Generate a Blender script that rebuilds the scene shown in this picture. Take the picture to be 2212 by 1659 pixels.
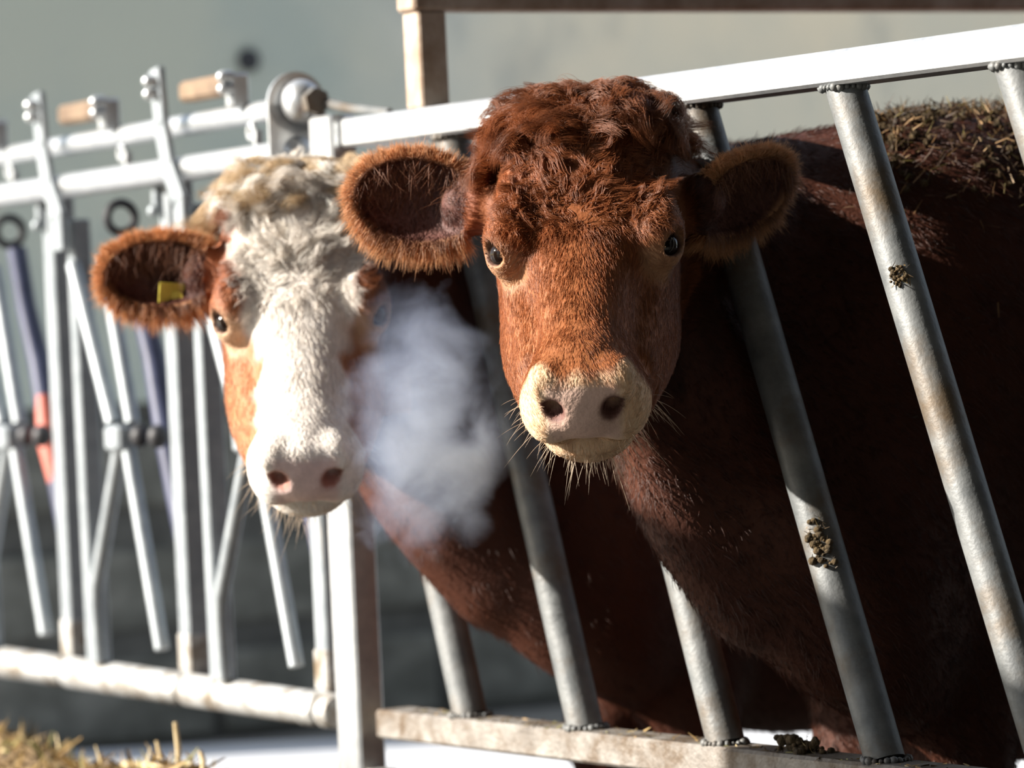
import bpy, math, time
import numpy as np
from mathutils import Matrix, Vector

T0 = time.time()
rng = np.random.default_rng(7)
for o in list(bpy.data.objects):
    bpy.data.objects.remove(o)
SC = bpy.context.scene
COL = SC.collection

# ------------------------------------------------------------------ camera
F = 9000.0                      # focal length in pixels of the 2212x1659 frame
HC = 0.95                       # camera height
PITCH = -117 / 9000.0
ROLL = 0.047
FW = np.array([0, math.cos(PITCH), math.sin(PITCH)])
_r0 = np.array([1.0, 0, 0])
_u0 = np.cross(_r0, FW)
CR = math.cos(ROLL) * _r0 - math.sin(ROLL) * _u0
CU = math.sin(ROLL) * _r0 + math.cos(ROLL) * _u0
CP = np.array([0, 0, HC])
cd = bpy.data.cameras.new('camera')
cam = bpy.data.objects.new('camera', cd)
COL.objects.link(cam)
M = Matrix.Identity(4)
for i in range(3):
    M[i][0], M[i][1], M[i][2], M[i][3] = CR[i], CU[i], -FW[i], CP[i]
cam.matrix_world = M
cd.sensor_width = 36.0
cd.sensor_fit = 'HORIZONTAL'
cd.lens = F / 2212 * 36.0
cd.clip_end = 200
cd.dof.use_dof = True
cd.dof.focus_distance = 4.84
cd.dof.aperture_fstop = 3.9
cd.dof.aperture_blades = 9
SC.camera = cam

# ------------------------------------------------------------------ light
SUN_DIR = np.array([-0.90, -0.07, 0.42])
SUN_DIR /= np.linalg.norm(SUN_DIR)
w = bpy.data.worlds.new('sky')
SC.world = w
w.use_nodes = True
nt = w.node_tree
nt.nodes.clear()
sky = nt.nodes.new('ShaderNodeTexSky')
sky.sky_type = 'NISHITA'
sky.sun_disc = False
sky.sun_elevation = math.asin(SUN_DIR[2])
sky.sun_rotation = math.atan2(SUN_DIR[0], SUN_DIR[1])
bg = nt.nodes.new('ShaderNodeBackground')
bg.inputs['Strength'].default_value = 0.34
wo = nt.nodes.new('ShaderNodeOutputWorld')
haze = nt.nodes.new('ShaderNodeMix')
haze.data_type = 'RGBA'
haze.inputs[0].default_value = 0.55
haze.inputs[7].default_value = (2.6, 2.65, 2.7, 1)
nt.links.new(sky.outputs[0], haze.inputs[6])
nt.links.new(haze.outputs[2], bg.inputs[0])
nt.links.new(bg.outputs[0], wo.inputs[0])
sd = bpy.data.lights.new('sun', 'SUN')
sd.energy = 13.5
sd.angle = math.radians(0.6)
sd.color = (1.0, 0.93, 0.84)
sun = bpy.data.objects.new('sun', sd)
COL.objects.link(sun)
sun.rotation_euler = Vector(SUN_DIR).to_track_quat('Z', 'Y').to_euler()
vs = SC.view_settings
vs.view_transform = 'Standard'
vs.look = 'None'
vs.gamma = 1.0
vs.use_curve_mapping = False
vs.exposure = 0.0
SC.cycles.use_denoising = True
SC.cycles.max_bounces = 6
SC.cycles.diffuse_bounces = 3
SC.cycles.glossy_bounces = 2
SC.cycles.volume_bounces = 2
SC.cycles.volume_step_rate = 1.0
SC.cycles.sample_clamp_indirect = 6


# ------------------------------------------------------------------ helpers
def P(x, y, Z):
    """the point at depth Z along the ray of photo pixel (x, y)"""
    return CP + Z * (FW + (x - 1106) / F * CR - (y - 829.5) / F * CU)


def proj(p):
    q = np.asarray(p) - CP
    z = q @ FW
    return 1106 + F * (q @ CR) / z, 829.5 - F * (q @ CU) / z


def unit(v):
    v = np.asarray(v, float)
    return v / np.linalg.norm(v)


class MB:
    def __init__(self):
        self.v = []
        self.f = []

    def add(self, v, f):
        n = len(self.v)
        self.v += [tuple(map(float, q)) for q in v]
        self.f += [tuple(i + n for i in q) for q in f]
        return self

    def box(self, c, ax, ay, az, hx, hy, hz, bev=0.0):
        """box with axes ax ay az and half sizes; bev cuts its edges"""
        c, ax, ay, az = (np.asarray(q, float) for q in (c, ax, ay, az))
        if bev <= 0:
            v = [c + sx * hx * ax + sy * hy * ay + sz * hz * az for sz in (-1, 1) for sy in (-1, 1) for sx in (-1, 1)]
            return self.add(v, [(0, 2, 3, 1), (4, 5, 7, 6), (0, 1, 5, 4), (2, 6, 7, 3), (0, 4, 6, 2), (1, 3, 7, 5)])
        v, f = [], []
        ring = []
        for sx, sy in ((-1, -1), (1, -1), (1, 1), (-1, 1)):
            pts = [(sx * (hx - bev), sy * hy), (sx * hx, sy * (hy - bev))]
            if sx * sy < 0:
                pts = pts[::-1]
            ring += pts[::-1] if (sx, sy) in ((-1, -1), (1, 1), (1, -1), (-1, 1)) else pts
        # four rings along z
        lv = [(-hz, bev), (-hz + bev, 0), (hz - bev, 0), (hz, bev)]
        for z, ins in lv:
            for (x, y) in ring:
                x2 = max(-hx + ins, min(hx - ins, x))
                y2 = max(-hy + ins, min(hy - ins, y))
                v.append(c + x2 * ax + y2 * ay + z * az)
        for k in range(3):
            for i in range(8):
                j = (i + 1) % 8
                f.append((k * 8 + i, k * 8 + j, k * 8 + 8 + j, k * 8 + 8 + i))
        f.append(tuple(range(7, -1, -1)))
        f.append(tuple(range(24, 32)))
        return self.add(v, f)

    def tube(self, pts, r, n=16, cap=True):
        pts = [np.asarray(p, float) for p in pts]
        rs = r if isinstance(r, (list, tuple)) else [r] * len(pts)
        v, f = [], []
        ref = None
        for i, p in enumerate(pts):
            d = unit(pts[min(i + 1, len(pts) - 1)] - pts[max(i - 1, 0)])
            if ref is None:
                ref = np.cross(d, [0.3, 0.2, 1.0] if abs(d[2]) < 0.9 else [1.0, 0.1, 0])
            ref = unit(ref - d * (ref @ d))
            b = np.cross(d, ref)
            for k in range(n):
                a = 2 * math.pi * k / n
                v.append(p + rs[i] * (math.cos(a) * ref + math.sin(a) * b))
        for i in range(len(pts) - 1):
            for k in range(n):
                k2 = (k + 1) % n
                f.append((i * n + k, i * n + k2, (i + 1) * n + k2, (i + 1) * n + k))
        if cap:
            f.append(tuple(range(n - 1, -1, -1)))
            f.append(tuple((len(pts) - 1) * n + k for k in range(n)))
        return self.add(v, f)

    def ball(self, c, r, nu=12, nv=8, ax=None):
        c = np.asarray(c, float)
        r = np.asarray(r, float) * np.ones(3)
        A = np.eye(3) if ax is None else np.array(ax)
        v = [c + A.T @ (r * np.array([0, 0, 1.0]))]
        for i in range(1, nv):
            t = math.pi * i / nv
            for k in range(nu):
                a = 2 * math.pi * k / nu
                v.append(c + A.T @ (r * np.array([math.sin(t) * math.cos(a), math.sin(t) * math.sin(a), math.cos(t)])))
        v.append(c + A.T @ (r * np.array([0, 0, -1.0])))
        f = [(0, 1 + k, 1 + (k + 1) % nu) for k in range(nu)]
        for i in range(nv - 2):
            for k in range(nu):
                a, b = 1 + i * nu + k, 1 + i * nu + (k + 1) % nu
                f.append((a, a + nu, b + nu, b))
        l = len(v) - 1
        f += [(l, 1 + (nv - 2) * nu + (k + 1) % nu, 1 + (nv - 2) * nu + k) for k in range(nu)]
        return self.add(v, f)

    def ring(self, c, ax, R, r, n=24, m=8, a0=0, a1=2 * math.pi):
        ax = unit(ax)
        e = unit(np.cross(ax, [0.2, 0.1, 1.0]))
        g = np.cross(ax, e)
        pts = [np.asarray(c) + R * (math.cos(t) * e + math.sin(t) * g) for t in np.linspace(a0, a1, n)]
        return self.tube(pts, r, m, cap=False)


def origin_of(o):
    p = np.zeros(3)
    while o is not None:
        p = p + np.array(o.location)
        o = o.parent
    return p


def tag(o, label=None, cat=None, group=None, kind=None):
    for k, q in (('label', label), ('category', cat), ('group', group), ('kind', kind)):
        if q:
            o[k] = q
    return o


def empty(name, loc, label, cat, group=None):
    o = bpy.data.objects.new(name, None)
    COL.objects.link(o)
    o.location = tuple(loc)
    o.empty_display_size = 0.05
    return tag(o, label, cat, group)


def obj(name, mb, mat, parent=None, smooth=False, loc=None):
    off = origin_of(parent) if parent is not None else (np.zeros(3) if loc is None else np.asarray(loc, float))
    me = bpy.data.meshes.new(name)
    me.from_pydata([tuple(np.asarray(q) - off) for q in mb.v], [], mb.f)
    if smooth:
        me.polygons.foreach_set('use_smooth', [True] * len(me.polygons))
        if smooth != 'all':
            try:
                me.set_sharp_from_angle(angle=math.radians(40))
            except Exception:
                pass
    me.materials.append(mat)
    o = bpy.data.objects.new(name, me)
    COL.objects.link(o)
    if parent is not None:
        o.parent = parent
    elif loc is not None:
        o.location = tuple(loc)
    return o


# ------------------------------------------------------------------ materials
def nd(t, kind, **kw):
    n = t.nodes.new(kind)
    for k, q in kw.items():
        if k in n.inputs:
            n.inputs[k].default_value = q
        else:
            setattr(n, k, q)
    return n


def ramp(t, fac, stops):
    r = t.nodes.new('ShaderNodeValToRGB')
    e = r.color_ramp.elements
    while len(e) < len(stops):
        e.new(0.5)
    for i, (p, c) in enumerate(stops):
        e[i].position = p
        e[i].color = (*c, 1) if len(c) == 3 else c
    t.links.new(fac, r.inputs[0])
    return r


def surface(name, stops, scale=8.0, detail=6, rough=0.6, metal=0.0, bump=0.0, bscale=None, spec=0.5, stretch=None, extra=None):
    """procedural surface: noise through a colour ramp, with fine relief"""
    m = bpy.data.materials.new(name)
    m.use_nodes = True
    t = m.node_tree
    b = t.nodes['Principled BSDF']
    b.inputs['Roughness'].default_value = rough
    b.inputs['Metallic'].default_value = metal
    b.inputs['Specular IOR Level'].default_value = spec
    tc = nd(t, 'ShaderNodeTexCoord')
    src = tc.outputs['Object']
    if stretch:
        mp = nd(t, 'ShaderNodeMapping')
        mp.inputs['Scale'].default_value = stretch
        t.links.new(src, mp.inputs[0])
        src = mp.outputs[0]
    n = nd(t, 'ShaderNodeTexNoise', Scale=scale, Detail=detail, Roughness=0.6)
    t.links.new(src, n.inputs['Vector'])
    r = ramp(t, n.outputs[0], stops)
    col = r.outputs[0]
    if extra:
        col = extra(t, src, col)
    t.links.new(col, b.inputs['Base Color'])
    if bump:
        n2 = nd(t, 'ShaderNodeTexNoise', Scale=bscale or scale * 6, Detail=5)
        t.links.new(src, n2.inputs['Vector'])
        bp = nd(t, 'ShaderNodeBump', Strength=bump, Distance=0.01)
        t.links.new(n2.outputs[0], bp.inputs['Height'])
        t.links.new(bp.outputs[0], b.inputs['Normal'])
    return m


def overlay(scale, lo, hi, colour, stretch=None):
    """patches of another colour laid over a surface where a second noise is high"""
    def fn(t, src, col):
        n = nd(t, 'ShaderNodeTexNoise', Scale=scale, Detail=7, Roughness=0.65)
        s = src
        if stretch:
            mp = nd(t, 'ShaderNodeMapping')
            mp.inputs['Scale'].default_value = stretch
            t.links.new(s, mp.inputs[0])
            s = mp.outputs[0]
        t.links.new(s, n.inputs['Vector'])
        r = ramp(t, n.outputs[0], [(lo, (0, 0, 0)), (hi, (1, 1, 1))])
        mx = nd(t, 'ShaderNodeMix', data_type='RGBA')
        t.links.new(r.outputs[0], mx.inputs[0])
        t.links.new(col, mx.inputs[6])
        mx.inputs[7].default_value = (*colour, 1)
        return mx.outputs[2]
    return fn


def beige(t, src, col):
    """the plaster turns from greenish grey to beige along the wall"""
    sp = nd(t, 'ShaderNodeSeparateXYZ')
    t.links.new(src, sp.inputs[0])
    n = nd(t, 'ShaderNodeTexNoise', Scale=1.6, Detail=4)
    t.links.new(src, n.inputs['Vector'])
    ad = nd(t, 'ShaderNodeMath', operation='MULTIPLY_ADD')
    t.links.new(n.outputs[0], ad.inputs[0])
    ad.inputs[1].default_value = 1.2
    t.links.new(sp.outputs[0], ad.inputs[2])
    r = ramp(t, ad.outputs[0], [(0.0, (0.62, 0.68, 0.66)), (0.35, (0.86, 0.86, 0.82)), (0.9, (1.15, 1.05, 0.90))])
    mx = nd(t, 'ShaderNodeMix', data_type='RGBA', blend_type='MULTIPLY')
    mx.inputs[0].default_value = 1.0
    t.links.new(col, mx.inputs[6])
    t.links.new(r.outputs[0], mx.inputs[7])
    return mx.outputs[2]


GALV = surface('galvanised_steel', [(0.3, (0.44, 0.46, 0.48)), (0.5, (0.53, 0.55, 0.56)), (0.7, (0.62, 0.63, 0.63))], 40, rough=0.40, metal=0.75, bump=0.05, bscale=120)
GALV_DIRTY = surface('galvanised_steel_with_dirt', [(0.3, (0.44, 0.44, 0.43)), (0.7, (0.62, 0.62, 0.60))], 30, rough=0.55, metal=0.55, bump=0.18, bscale=160,
                     extra=overlay(14, 0.46, 0.66, (0.20, 0.15, 0.095)))
MUDDY = surface('muddy_steel_rail', [(0.3, (0.16, 0.14, 0.12)), (0.7, (0.32, 0.30, 0.27))], 22, rough=0.6, metal=0.35, bump=0.25, bscale=160,
                extra=overlay(16, 0.46, 0.64, (0.12, 0.085, 0.055)))
GALV_BAR = surface('weathered_steel_tube', [(0.3, (0.10, 0.108, 0.11)), (0.7, (0.20, 0.208, 0.205))], 25, rough=0.55, metal=0.2, bump=0.1, bscale=200,
                   extra=overlay(9, 0.48, 0.68, (0.11, 0.08, 0.05)))
ROD = surface('dull_zinc_rod', [(0.3, (0.24, 0.27, 0.29)), (0.7, (0.36, 0.39, 0.41))], 30, rough=0.5, metal=0.4, bump=0.05, bscale=120)
RUST = surface('weathered_rusty_steel', [(0.3, (0.30, 0.20, 0.13)), (0.55, (0.46, 0.36, 0.28)), (0.75, (0.58, 0.50, 0.42))], 18, rough=0.75, metal=0.1, bump=0.2, bscale=90)
BROWN = surface('brown_bumper', [(0.3, (0.10, 0.06, 0.035)), (0.7, (0.26, 0.18, 0.11))], 20, rough=0.7)
BLACK = surface('black_rubber', [(0.3, (0.012, 0.012, 0.014)), (0.7, (0.03, 0.03, 0.035))], 20, rough=0.55)
NAVY = surface('dark_blue_paint', [(0.3, (0.02, 0.025, 0.06)), (0.7, (0.06, 0.07, 0.13))], 14, rough=0.4)
REDP = surface('faded_red_paint', [(0.3, (0.42, 0.09, 0.06)), (0.7, (0.60, 0.17, 0.12))], 20, rough=0.5)
TAGY = surface('yellow_plastic', [(0.3, (0.44, 0.36, 0.03)), (0.7, (0.60, 0.50, 0.06))], 20, rough=0.4)
WALL = surface('stained_plaster', [(0.25, (0.50, 0.53, 0.49)), (0.45, (0.64, 0.65, 0.59)), (0.6, (0.76, 0.72, 0.61)), (0.8, (0.80, 0.75, 0.62))], 0.9, detail=7, rough=0.9, bump=0.2, bscale=30,
               extra=lambda t, src, col: beige(t, src, overlay(2.6, 0.56, 0.80, (0.36, 0.39, 0.39), (1, 1, 0.6))(t, src, col)))
BLOCK = surface('concrete_block', [(0.25, (0.40, 0.43, 0.37)), (0.5, (0.58, 0.60, 0.52)), (0.75, (0.66, 0.67, 0.60))], 3.0, detail=7, rough=0.9, bump=0.3, bscale=60,
                extra=overlay(5, 0.55, 0.75, (0.10, 0.10, 0.08)))
BLOCK_LOW = surface('splashed_concrete_block', [(0.25, (0.045, 0.045, 0.038)), (0.5, (0.10, 0.10, 0.085)), (0.75, (0.24, 0.24, 0.21))], 4.0, detail=7, rough=0.9, bump=0.3, bscale=60)
MORTAR = surface('dark_mortar', [(0.3, (0.05, 0.05, 0.045)), (0.7, (0.10, 0.10, 0.09))], 12, rough=0.95)
FLOORM = surface('pale_concrete_floor', [(0.3, (0.17, 0.165, 0.15)), (0.7, (0.26, 0.25, 0.23))], 2.0, rough=0.55, bump=0.15, bscale=30)
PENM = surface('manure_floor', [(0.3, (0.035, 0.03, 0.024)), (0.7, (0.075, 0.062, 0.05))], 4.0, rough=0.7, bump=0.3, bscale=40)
YARDM = surface('pale_yard_concrete', [(0.3, (0.58, 0.60, 0.64)), (0.7, (0.72, 0.74, 0.78))], 2.0, rough=0.5, bump=0.1, bscale=30)
ROOFM = surface('roof_sheet', [(0.3, (0.05, 0.045, 0.04)), (0.7, (0.08, 0.075, 0.07))], 3, rough=0.8)
FEEDM = surface('silage_heap', [(0.3, (0.055, 0.035, 0.015)), (0.5, (0.20, 0.13, 0.06)), (0.7, (0.36, 0.26, 0.13))], 30, rough=0.9, bump=0.5, bscale=90)
DUNGM = surface('dried_dung', [(0.3, (0.03, 0.02, 0.008)), (0.7, (0.12, 0.078, 0.032))], 60, rough=0.95, bump=0.6, bscale=300)


def attr_mat(name, rough=0.5, spec=0.3, transl=0.0, bump=0.0, bscale=150, sheen=0.0, vary=0.25):
    """colour comes from the stored coat colour of each point or strand"""
    m = bpy.data.materials.new(name)
    m.use_nodes = True
    t = m.node_tree
    b = t.nodes['Principled BSDF']
    b.inputs['Roughness'].default_value = rough
    b.inputs['Specular IOR Level'].default_value = spec
    b.inputs['Sheen Weight'].default_value = sheen
    at = nd(t, 'ShaderNodeAttribute', attribute_name='coat')
    tc = nd(t, 'ShaderNodeTexCoord')
    n = nd(t, 'ShaderNodeTexNoise', Scale=60.0, Detail=4)
    t.links.new(tc.outputs['Object'], n.inputs['Vector'])
    mr = nd(t, 'ShaderNodeMapRange')
    mr.inputs[3].default_value = 1 - vary
    mr.inputs[4].default_value = 1 + vary
    t.links.new(n.outputs[0], mr.inputs[0])
    mx = nd(t, 'ShaderNodeVectorMath', operation='SCALE')
    t.links.new(at.outputs['Color'], mx.inputs[0])
    t.links.new(mr.outputs[0], mx.inputs['Scale'])
    t.links.new(mx.outputs[0], b.inputs['Base Color'])
    if bump:
        n2 = nd(t, 'ShaderNodeTexNoise', Scale=bscale, Detail=4)
        t.links.new(tc.outputs['Object'], n2.inputs['Vector'])
        bp = nd(t, 'ShaderNodeBump', Strength=bump, Distance=0.004)
        t.links.new(n2.outputs[0], bp.inputs['Height'])
        t.links.new(bp.outputs[0], b.inputs['Normal'])
    if transl > 0:
        tr = nd(t, 'ShaderNodeBsdfTranslucent')
        t.links.new(mx.outputs[0], tr.inputs[0])
        ms = nd(t, 'ShaderNodeMixShader')
        ms.inputs[0].default_value = transl
        out = t.nodes['Material Output']
        t.links.new(b.outputs[0], ms.inputs[1])
        t.links.new(tr.outputs[0], ms.inputs[2])
        t.links.new(ms.outputs[0], out.inputs[0])
    return m


SKIN = attr_mat('cow_hide', rough=0.6, spec=0.25, bump=0.35, bscale=220)
FUR = attr_mat('cow_fur', rough=0.42, spec=0.45, transl=0.28, vary=0.3)
STRAWM = attr_mat('straw_blades', rough=0.6, spec=0.3, transl=0.2)
EYEM = surface('dark_eye', [(0.3, (0.004, 0.003, 0.003)), (0.7, (0.014, 0.007, 0.004))], 60, rough=0.08, spec=0.3)

# ------------------------------------------------------------------ fence frames
A1 = math.atan(5449 / 9000)
D1 = np.array([-math.sin(A1), math.cos(A1), 0])      # along the fence, away from the camera
N1 = np.array([-math.cos(A1), -math.sin(A1), 0])     # out of the fence, into the feed alley
B1 = -N1                                             # into the pen
UP = np.array([0, 0, 1.0])
P0 = P(1540, 1610, 5.2)
P0[2] = 0


def fp(u, z, out=0.0):
    return P0 + u * D1 + UP * z + N1 * out


A2 = math.atan(4496 / 9000)
D2 = np.array([-math.sin(A2), math.cos(A2), 0])
N2 = np.array([-math.cos(A2), -math.sin(A2), 0])
Q0 = fp(0.945, 0)


def gp(u, z, out=0.0):
    return Q0 + u * D2 + UP * z + N2 * out


# ------------------------------------------------------------------ the setting
mb = MB()
mb.box((-6, 6, -0.06), (1, 0, 0), (0, 1, 0), UP, 22, 20, 0.06)
tag(obj('floor', mb, FLOORM), kind='structure', label='pale concrete floor of the cattle barn', cat='floor')
mb = MB()
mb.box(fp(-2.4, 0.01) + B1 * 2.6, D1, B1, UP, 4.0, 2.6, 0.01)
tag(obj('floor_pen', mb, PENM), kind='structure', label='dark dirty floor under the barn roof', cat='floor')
mb = MB()
mb.box((0, 8.45, 0.008), (1, 0, 0), (0, 1, 0), UP, 9, 1.25, 0.008)
tag(obj('floor_yard', mb, YARDM), kind='structure', label='pale sunlit concrete yard behind the pen', cat='floor')
mb = MB()
mb.box((2.4, -0.5, 3.3), (1, 0, 0), (0, 1, 0), UP, 5.2, 6.5, 0.05)
tag(obj('ceiling', mb, ROOFM), kind='structure', label='dark roof sheets over the cattle barn', cat='ceiling')
mb = MB()
mb.box((5.4, 0.0, 1.65), (1, 0, 0), (0, 1, 0), UP, 0.08, 7.0, 1.65)
tag(obj('wall_right', mb, ROOFM), kind='structure', label='dark side wall of the barn', cat='wall')
mb = MB()
mb.box((1.4, -6.9, 1.65), (1, 0, 0), (0, 1, 0), UP, 4.1, 0.08, 1.65)
tag(obj('wall_front', mb, ROOFM), kind='structure', label='dark end wall of the barn', cat='wall')
# end wall: stands square to the feed fence
WB = unit([math.cos(A1), math.sin(A1), 0])
WN = np.array([WB[1], -WB[0], 0])
WC = np.array([0, 10.4, 0.0])
we0, we1 = -2.1, 8.0
BLK_H, BLK_ROWS = 0.295, 3
hw_low = 0.82
mb = MB()
mb.box(WC + WB * (we0 + we1) / 2 + UP * (3.5 + hw_low) / 2 - WN * 0.1, WB, WN, UP, (we1 - we0) / 2, 0.1, (3.5 - hw_low) / 2)
wall = tag(obj('wall_back', mb, WALL), kind='structure', label='stained grey plaster end wall over concrete block courses', cat='wall')
mb = MB()
mb.box(WC + WB * (we0 + we1) / 2 + UP * hw_low / 2 - WN * 0.1, WB, WN, UP, (we1 - we0) / 2 - 0.01, 0.085, hw_low / 2)
obj('mortar_bed', mb, MORTAR, wall)
bl = 0.62
blk = MB().box((0, 0, 0), WB, WN, UP, bl / 2 - 0.014, 0.1, BLK_H / 2 - 0.016, 0.012)
proto = None
for r in range(BLK_ROWS):
    k = 0
    u = we0 + (0.31 if r % 2 else 0) + bl / 2
    while u < 3.2:
        if proto is None:
            proto = obj('concrete_block', blk, BLOCK, wall)
            low_mesh = proto.data.copy()
            low_mesh.materials[0] = BLOCK_LOW
            o = proto
        else:
            o = proto.copy()
            COL.objects.link(o)
            o.parent = wall
        if r == 0:
            o.data = low_mesh
            o.scale = (1, 1, 0.75)
        c = WC + WB * u + UP * (0.117 if r == 0 else 0.23 + BLK_H * (r - 0.5)) + WN * (0.004 * ((k * 7 + r * 3) % 5 - 2) - 0.096)
        o.location = tuple(c)
        u += bl
        k += 1
# dark hole of an old pipe in the end wall
hp = P(700, 102, 9.7)
hp = hp - WN * ((hp - WC) @ WN)
mb = MB().tube([hp - WN * 0.0, hp + WN * 0.012], 0.028, 14)
hole = obj('pipe_stub', mb, BLACK, wall)

# rusty post and cross beam, standing on the top rail of the barrier
RT, RB = 1.2405, 0.400
pb = fp(0.664, RT + 0.0208, -0.02)
col = empty('steel_post_frame', pb, 'rusty square steel post with a cross beam, standing on the barrier top rail', 'post')
bz = P(965, 23, 5.76)[2]
mb = MB().box(pb + UP * (bz - pb[2]) / 2, D1, N1, UP, 0.0225, 0.0225, (bz - pb[2]) / 2, 0.003)
obj('post', mb, RUST, col)
mb = MB().box(pb + UP * (bz - pb[2] + 0.0255) + B1 * 1.9, B1, D1, UP, 1.93, 0.025, 0.025, 0.004)
obj('cross_beam', mb, RUST, col)

# ------------------------------------------------------------------ slanted feed barrier
bar_base = fp(0.3, 0)
barrier = empty('feed_barrier', bar_base, 'galvanised feed barrier with slanted tubular bars the red cow reaches through', 'barrier')
u_l, u_r = 0.865, -1.45
RT, RB = 1.2405, 0.400
mb = MB().box(fp((u_l + u_r) / 2, RT, -0.02), D1, N1, UP, (u_l - u_r) / 2, 0.03, 0.0205, 0.004)
obj('top_rail', mb, GALV, barrier)
mb = MB().box(fp((u_l - 0.02 + u_r) / 2, RB, -0.02), D1, N1, UP, (u_l - 0.02 - u_r) / 2, 0.03, 0.0205, 0.004)
obj('bottom_rail', mb, MUDDY, barrier)
zt, zb = RT - 0.0205, RB + 0.0205
bars = [(0.848, 0.628, 1.06), (0.603, 0.330, zt), (0.300, 0.000, zt), (-0.002, -0.335, zt), (-0.316, -0.652, zt), (-0.640, -0.975, zt), (-0.96, -1.30, zt)]
for ut, ub, z1 in bars:
    a, b = fp(ut, z1, -0.02), fp(ub, zb, -0.02)
    bo = obj('slanted_bar', MB().tube([a, b], 0.0242, 24), GALV_BAR, barrier, smooth=True)
    for c in ((a, b) if z1 == zt else (b,)):
        wm = MB()
        sgn = -1 if c is a else 1
        d = unit(b - a)
        for k in range(22):
            t = 2 * math.pi * k / 22
            q = c + 0.0265 * (math.cos(t) * D1 * 1.06 + math.sin(t) * N1) + UP * sgn * 0.002
            wm.ball(q, 0.0045 + 0.0016 * math.sin(5 * t + ut * 9), 6, 4)
        tag(obj('weld_bead', wm, GALV_BAR, bo, smooth='all'), kind='stuff')

# square gate post with its feet brackets
gpb = fp(0.905, 0)
gpost = empty('gate_post', gpb, 'square galvanised post between the slanted barrier and the headlock gate', 'post')
# unseen wall pieces, added to keep light off the lower bars and bodies
mb = MB().box((-2.6, -2.9, 1.65), (1, 0, 0), (0, 1, 0), UP, 0.1, 4.1, 1.65).box((-2.6, 4.15, 0.98), (1, 0, 0), (0, 1, 0), UP, 0.1, 0.78, 0.98)
tag(obj('shade_wall_left', mb, BLOCK), kind='structure', label='unseen concrete wall pieces added beside the feed alley to shade bars and cow bodies', cat='wall')
mb = MB().box(gpb + UP * 0.634, D1, N1, UP, 0.033, 0.022, 0.634, 0.004)
obj('post', mb, GALV, gpost)
for du, h in ((0.052, 0.345), (-0.056, 0.335)):
    mb = MB().box(gpb + D1 * du + UP * h / 2 + N1 * 0.0, D1, N1, UP, 0.017, 0.02, h / 2, 0.003)
    obj('foot_bracket', mb, GALV_DIRTY, gpost)

# ------------------------------------------------------------------ headlock gate
gate_b = gp(0.8, 0)
gate = empty('headlock_gate', gate_b, 'galvanised self-locking headlock gate of round pipes with swinging yokes', 'gate')
ug = 2.3
g0 = 0.035
obj('upper_pipe', MB().tube([gp(g0, 1.290, 0.0), gp(ug, 1.290, 0.0)], 0.0165, 20), GALV, gate, smooth=True)
obj('middle_pipe', MB().tube([gp(g0, 1.221, 0.02), gp(ug, 1.221, 0.02)], 0.0200, 20), GALV, gate, smooth=True)
SP = 0.530
for k in range(-1, 4):
    a = max(g0 - 0.005, 0.075 + SP * k + 0.012)
    b = 0.075 + SP * (k + 1) - 0.004
    if k == -1:
        a = g0 - 0.005
    if a > b:
        continue
    obj('bottom_pipe', MB().tube([gp(a, 0.409), gp(a + 0.006, 0.409), gp(b - 0.006, 0.409), gp(b, 0.409)], [0.022, 0.0265, 0.0265, 0.022], 24), GALV_DIRTY, gate, smooth=True)
obj('inner_sleeve', MB().tube([gp(g0, 0.409), gp(ug, 0.409)], 0.019, 16), BLACK, gate, smooth=True)
for k in range(4):
    obj('collar', MB().tube([gp(0.075 + SP * k + 0.05, 0.409), gp(0.075 + SP * k + 0.056, 0.409)], 0.0278, 24), GALV_DIRTY, gate, smooth=True)

FWD = 0.0
for k in range(4):
    up_ = 0.083 + SP * k                      # post
    po = obj('upright', MB().box(gp(up_, 0.82, -0.022), D2, N2, UP, 0.021, 0.022, 0.395, 0.003), ROD, gate)
    obj('foot_sleeve', MB().box(gp(up_, 0.467, -0.022), D2, N2, UP, 0.0235, 0.0245, 0.03, 0.003), GALV_DIRTY, po)
    # hanger lug under the middle pipe
    mb = MB().box(gp(up_ + 0.012, 1.188, 0.006), D2, N2, UP, 0.008, 0.006, 0.028, 0.002)
    mb.ball(gp(up_ + 0.012, 1.163, 0.012), 0.010, 10, 6)
    obj('hanger_lug', mb, ROD, po, smooth=True)
    # eye and pin between the two pipes
    e = MB().ring(gp(up_ + 0.135, 1.262, 0.012), N2, 0.011, 0.0045, 18, 8)
    e.box(gp(up_ + 0.118, 1.250, 0.010), D2, N2, UP, 0.005, 0.006, 0.014, 0.001)
    obj('pin_eye', e, GALV, gate, smooth=True)
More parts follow.
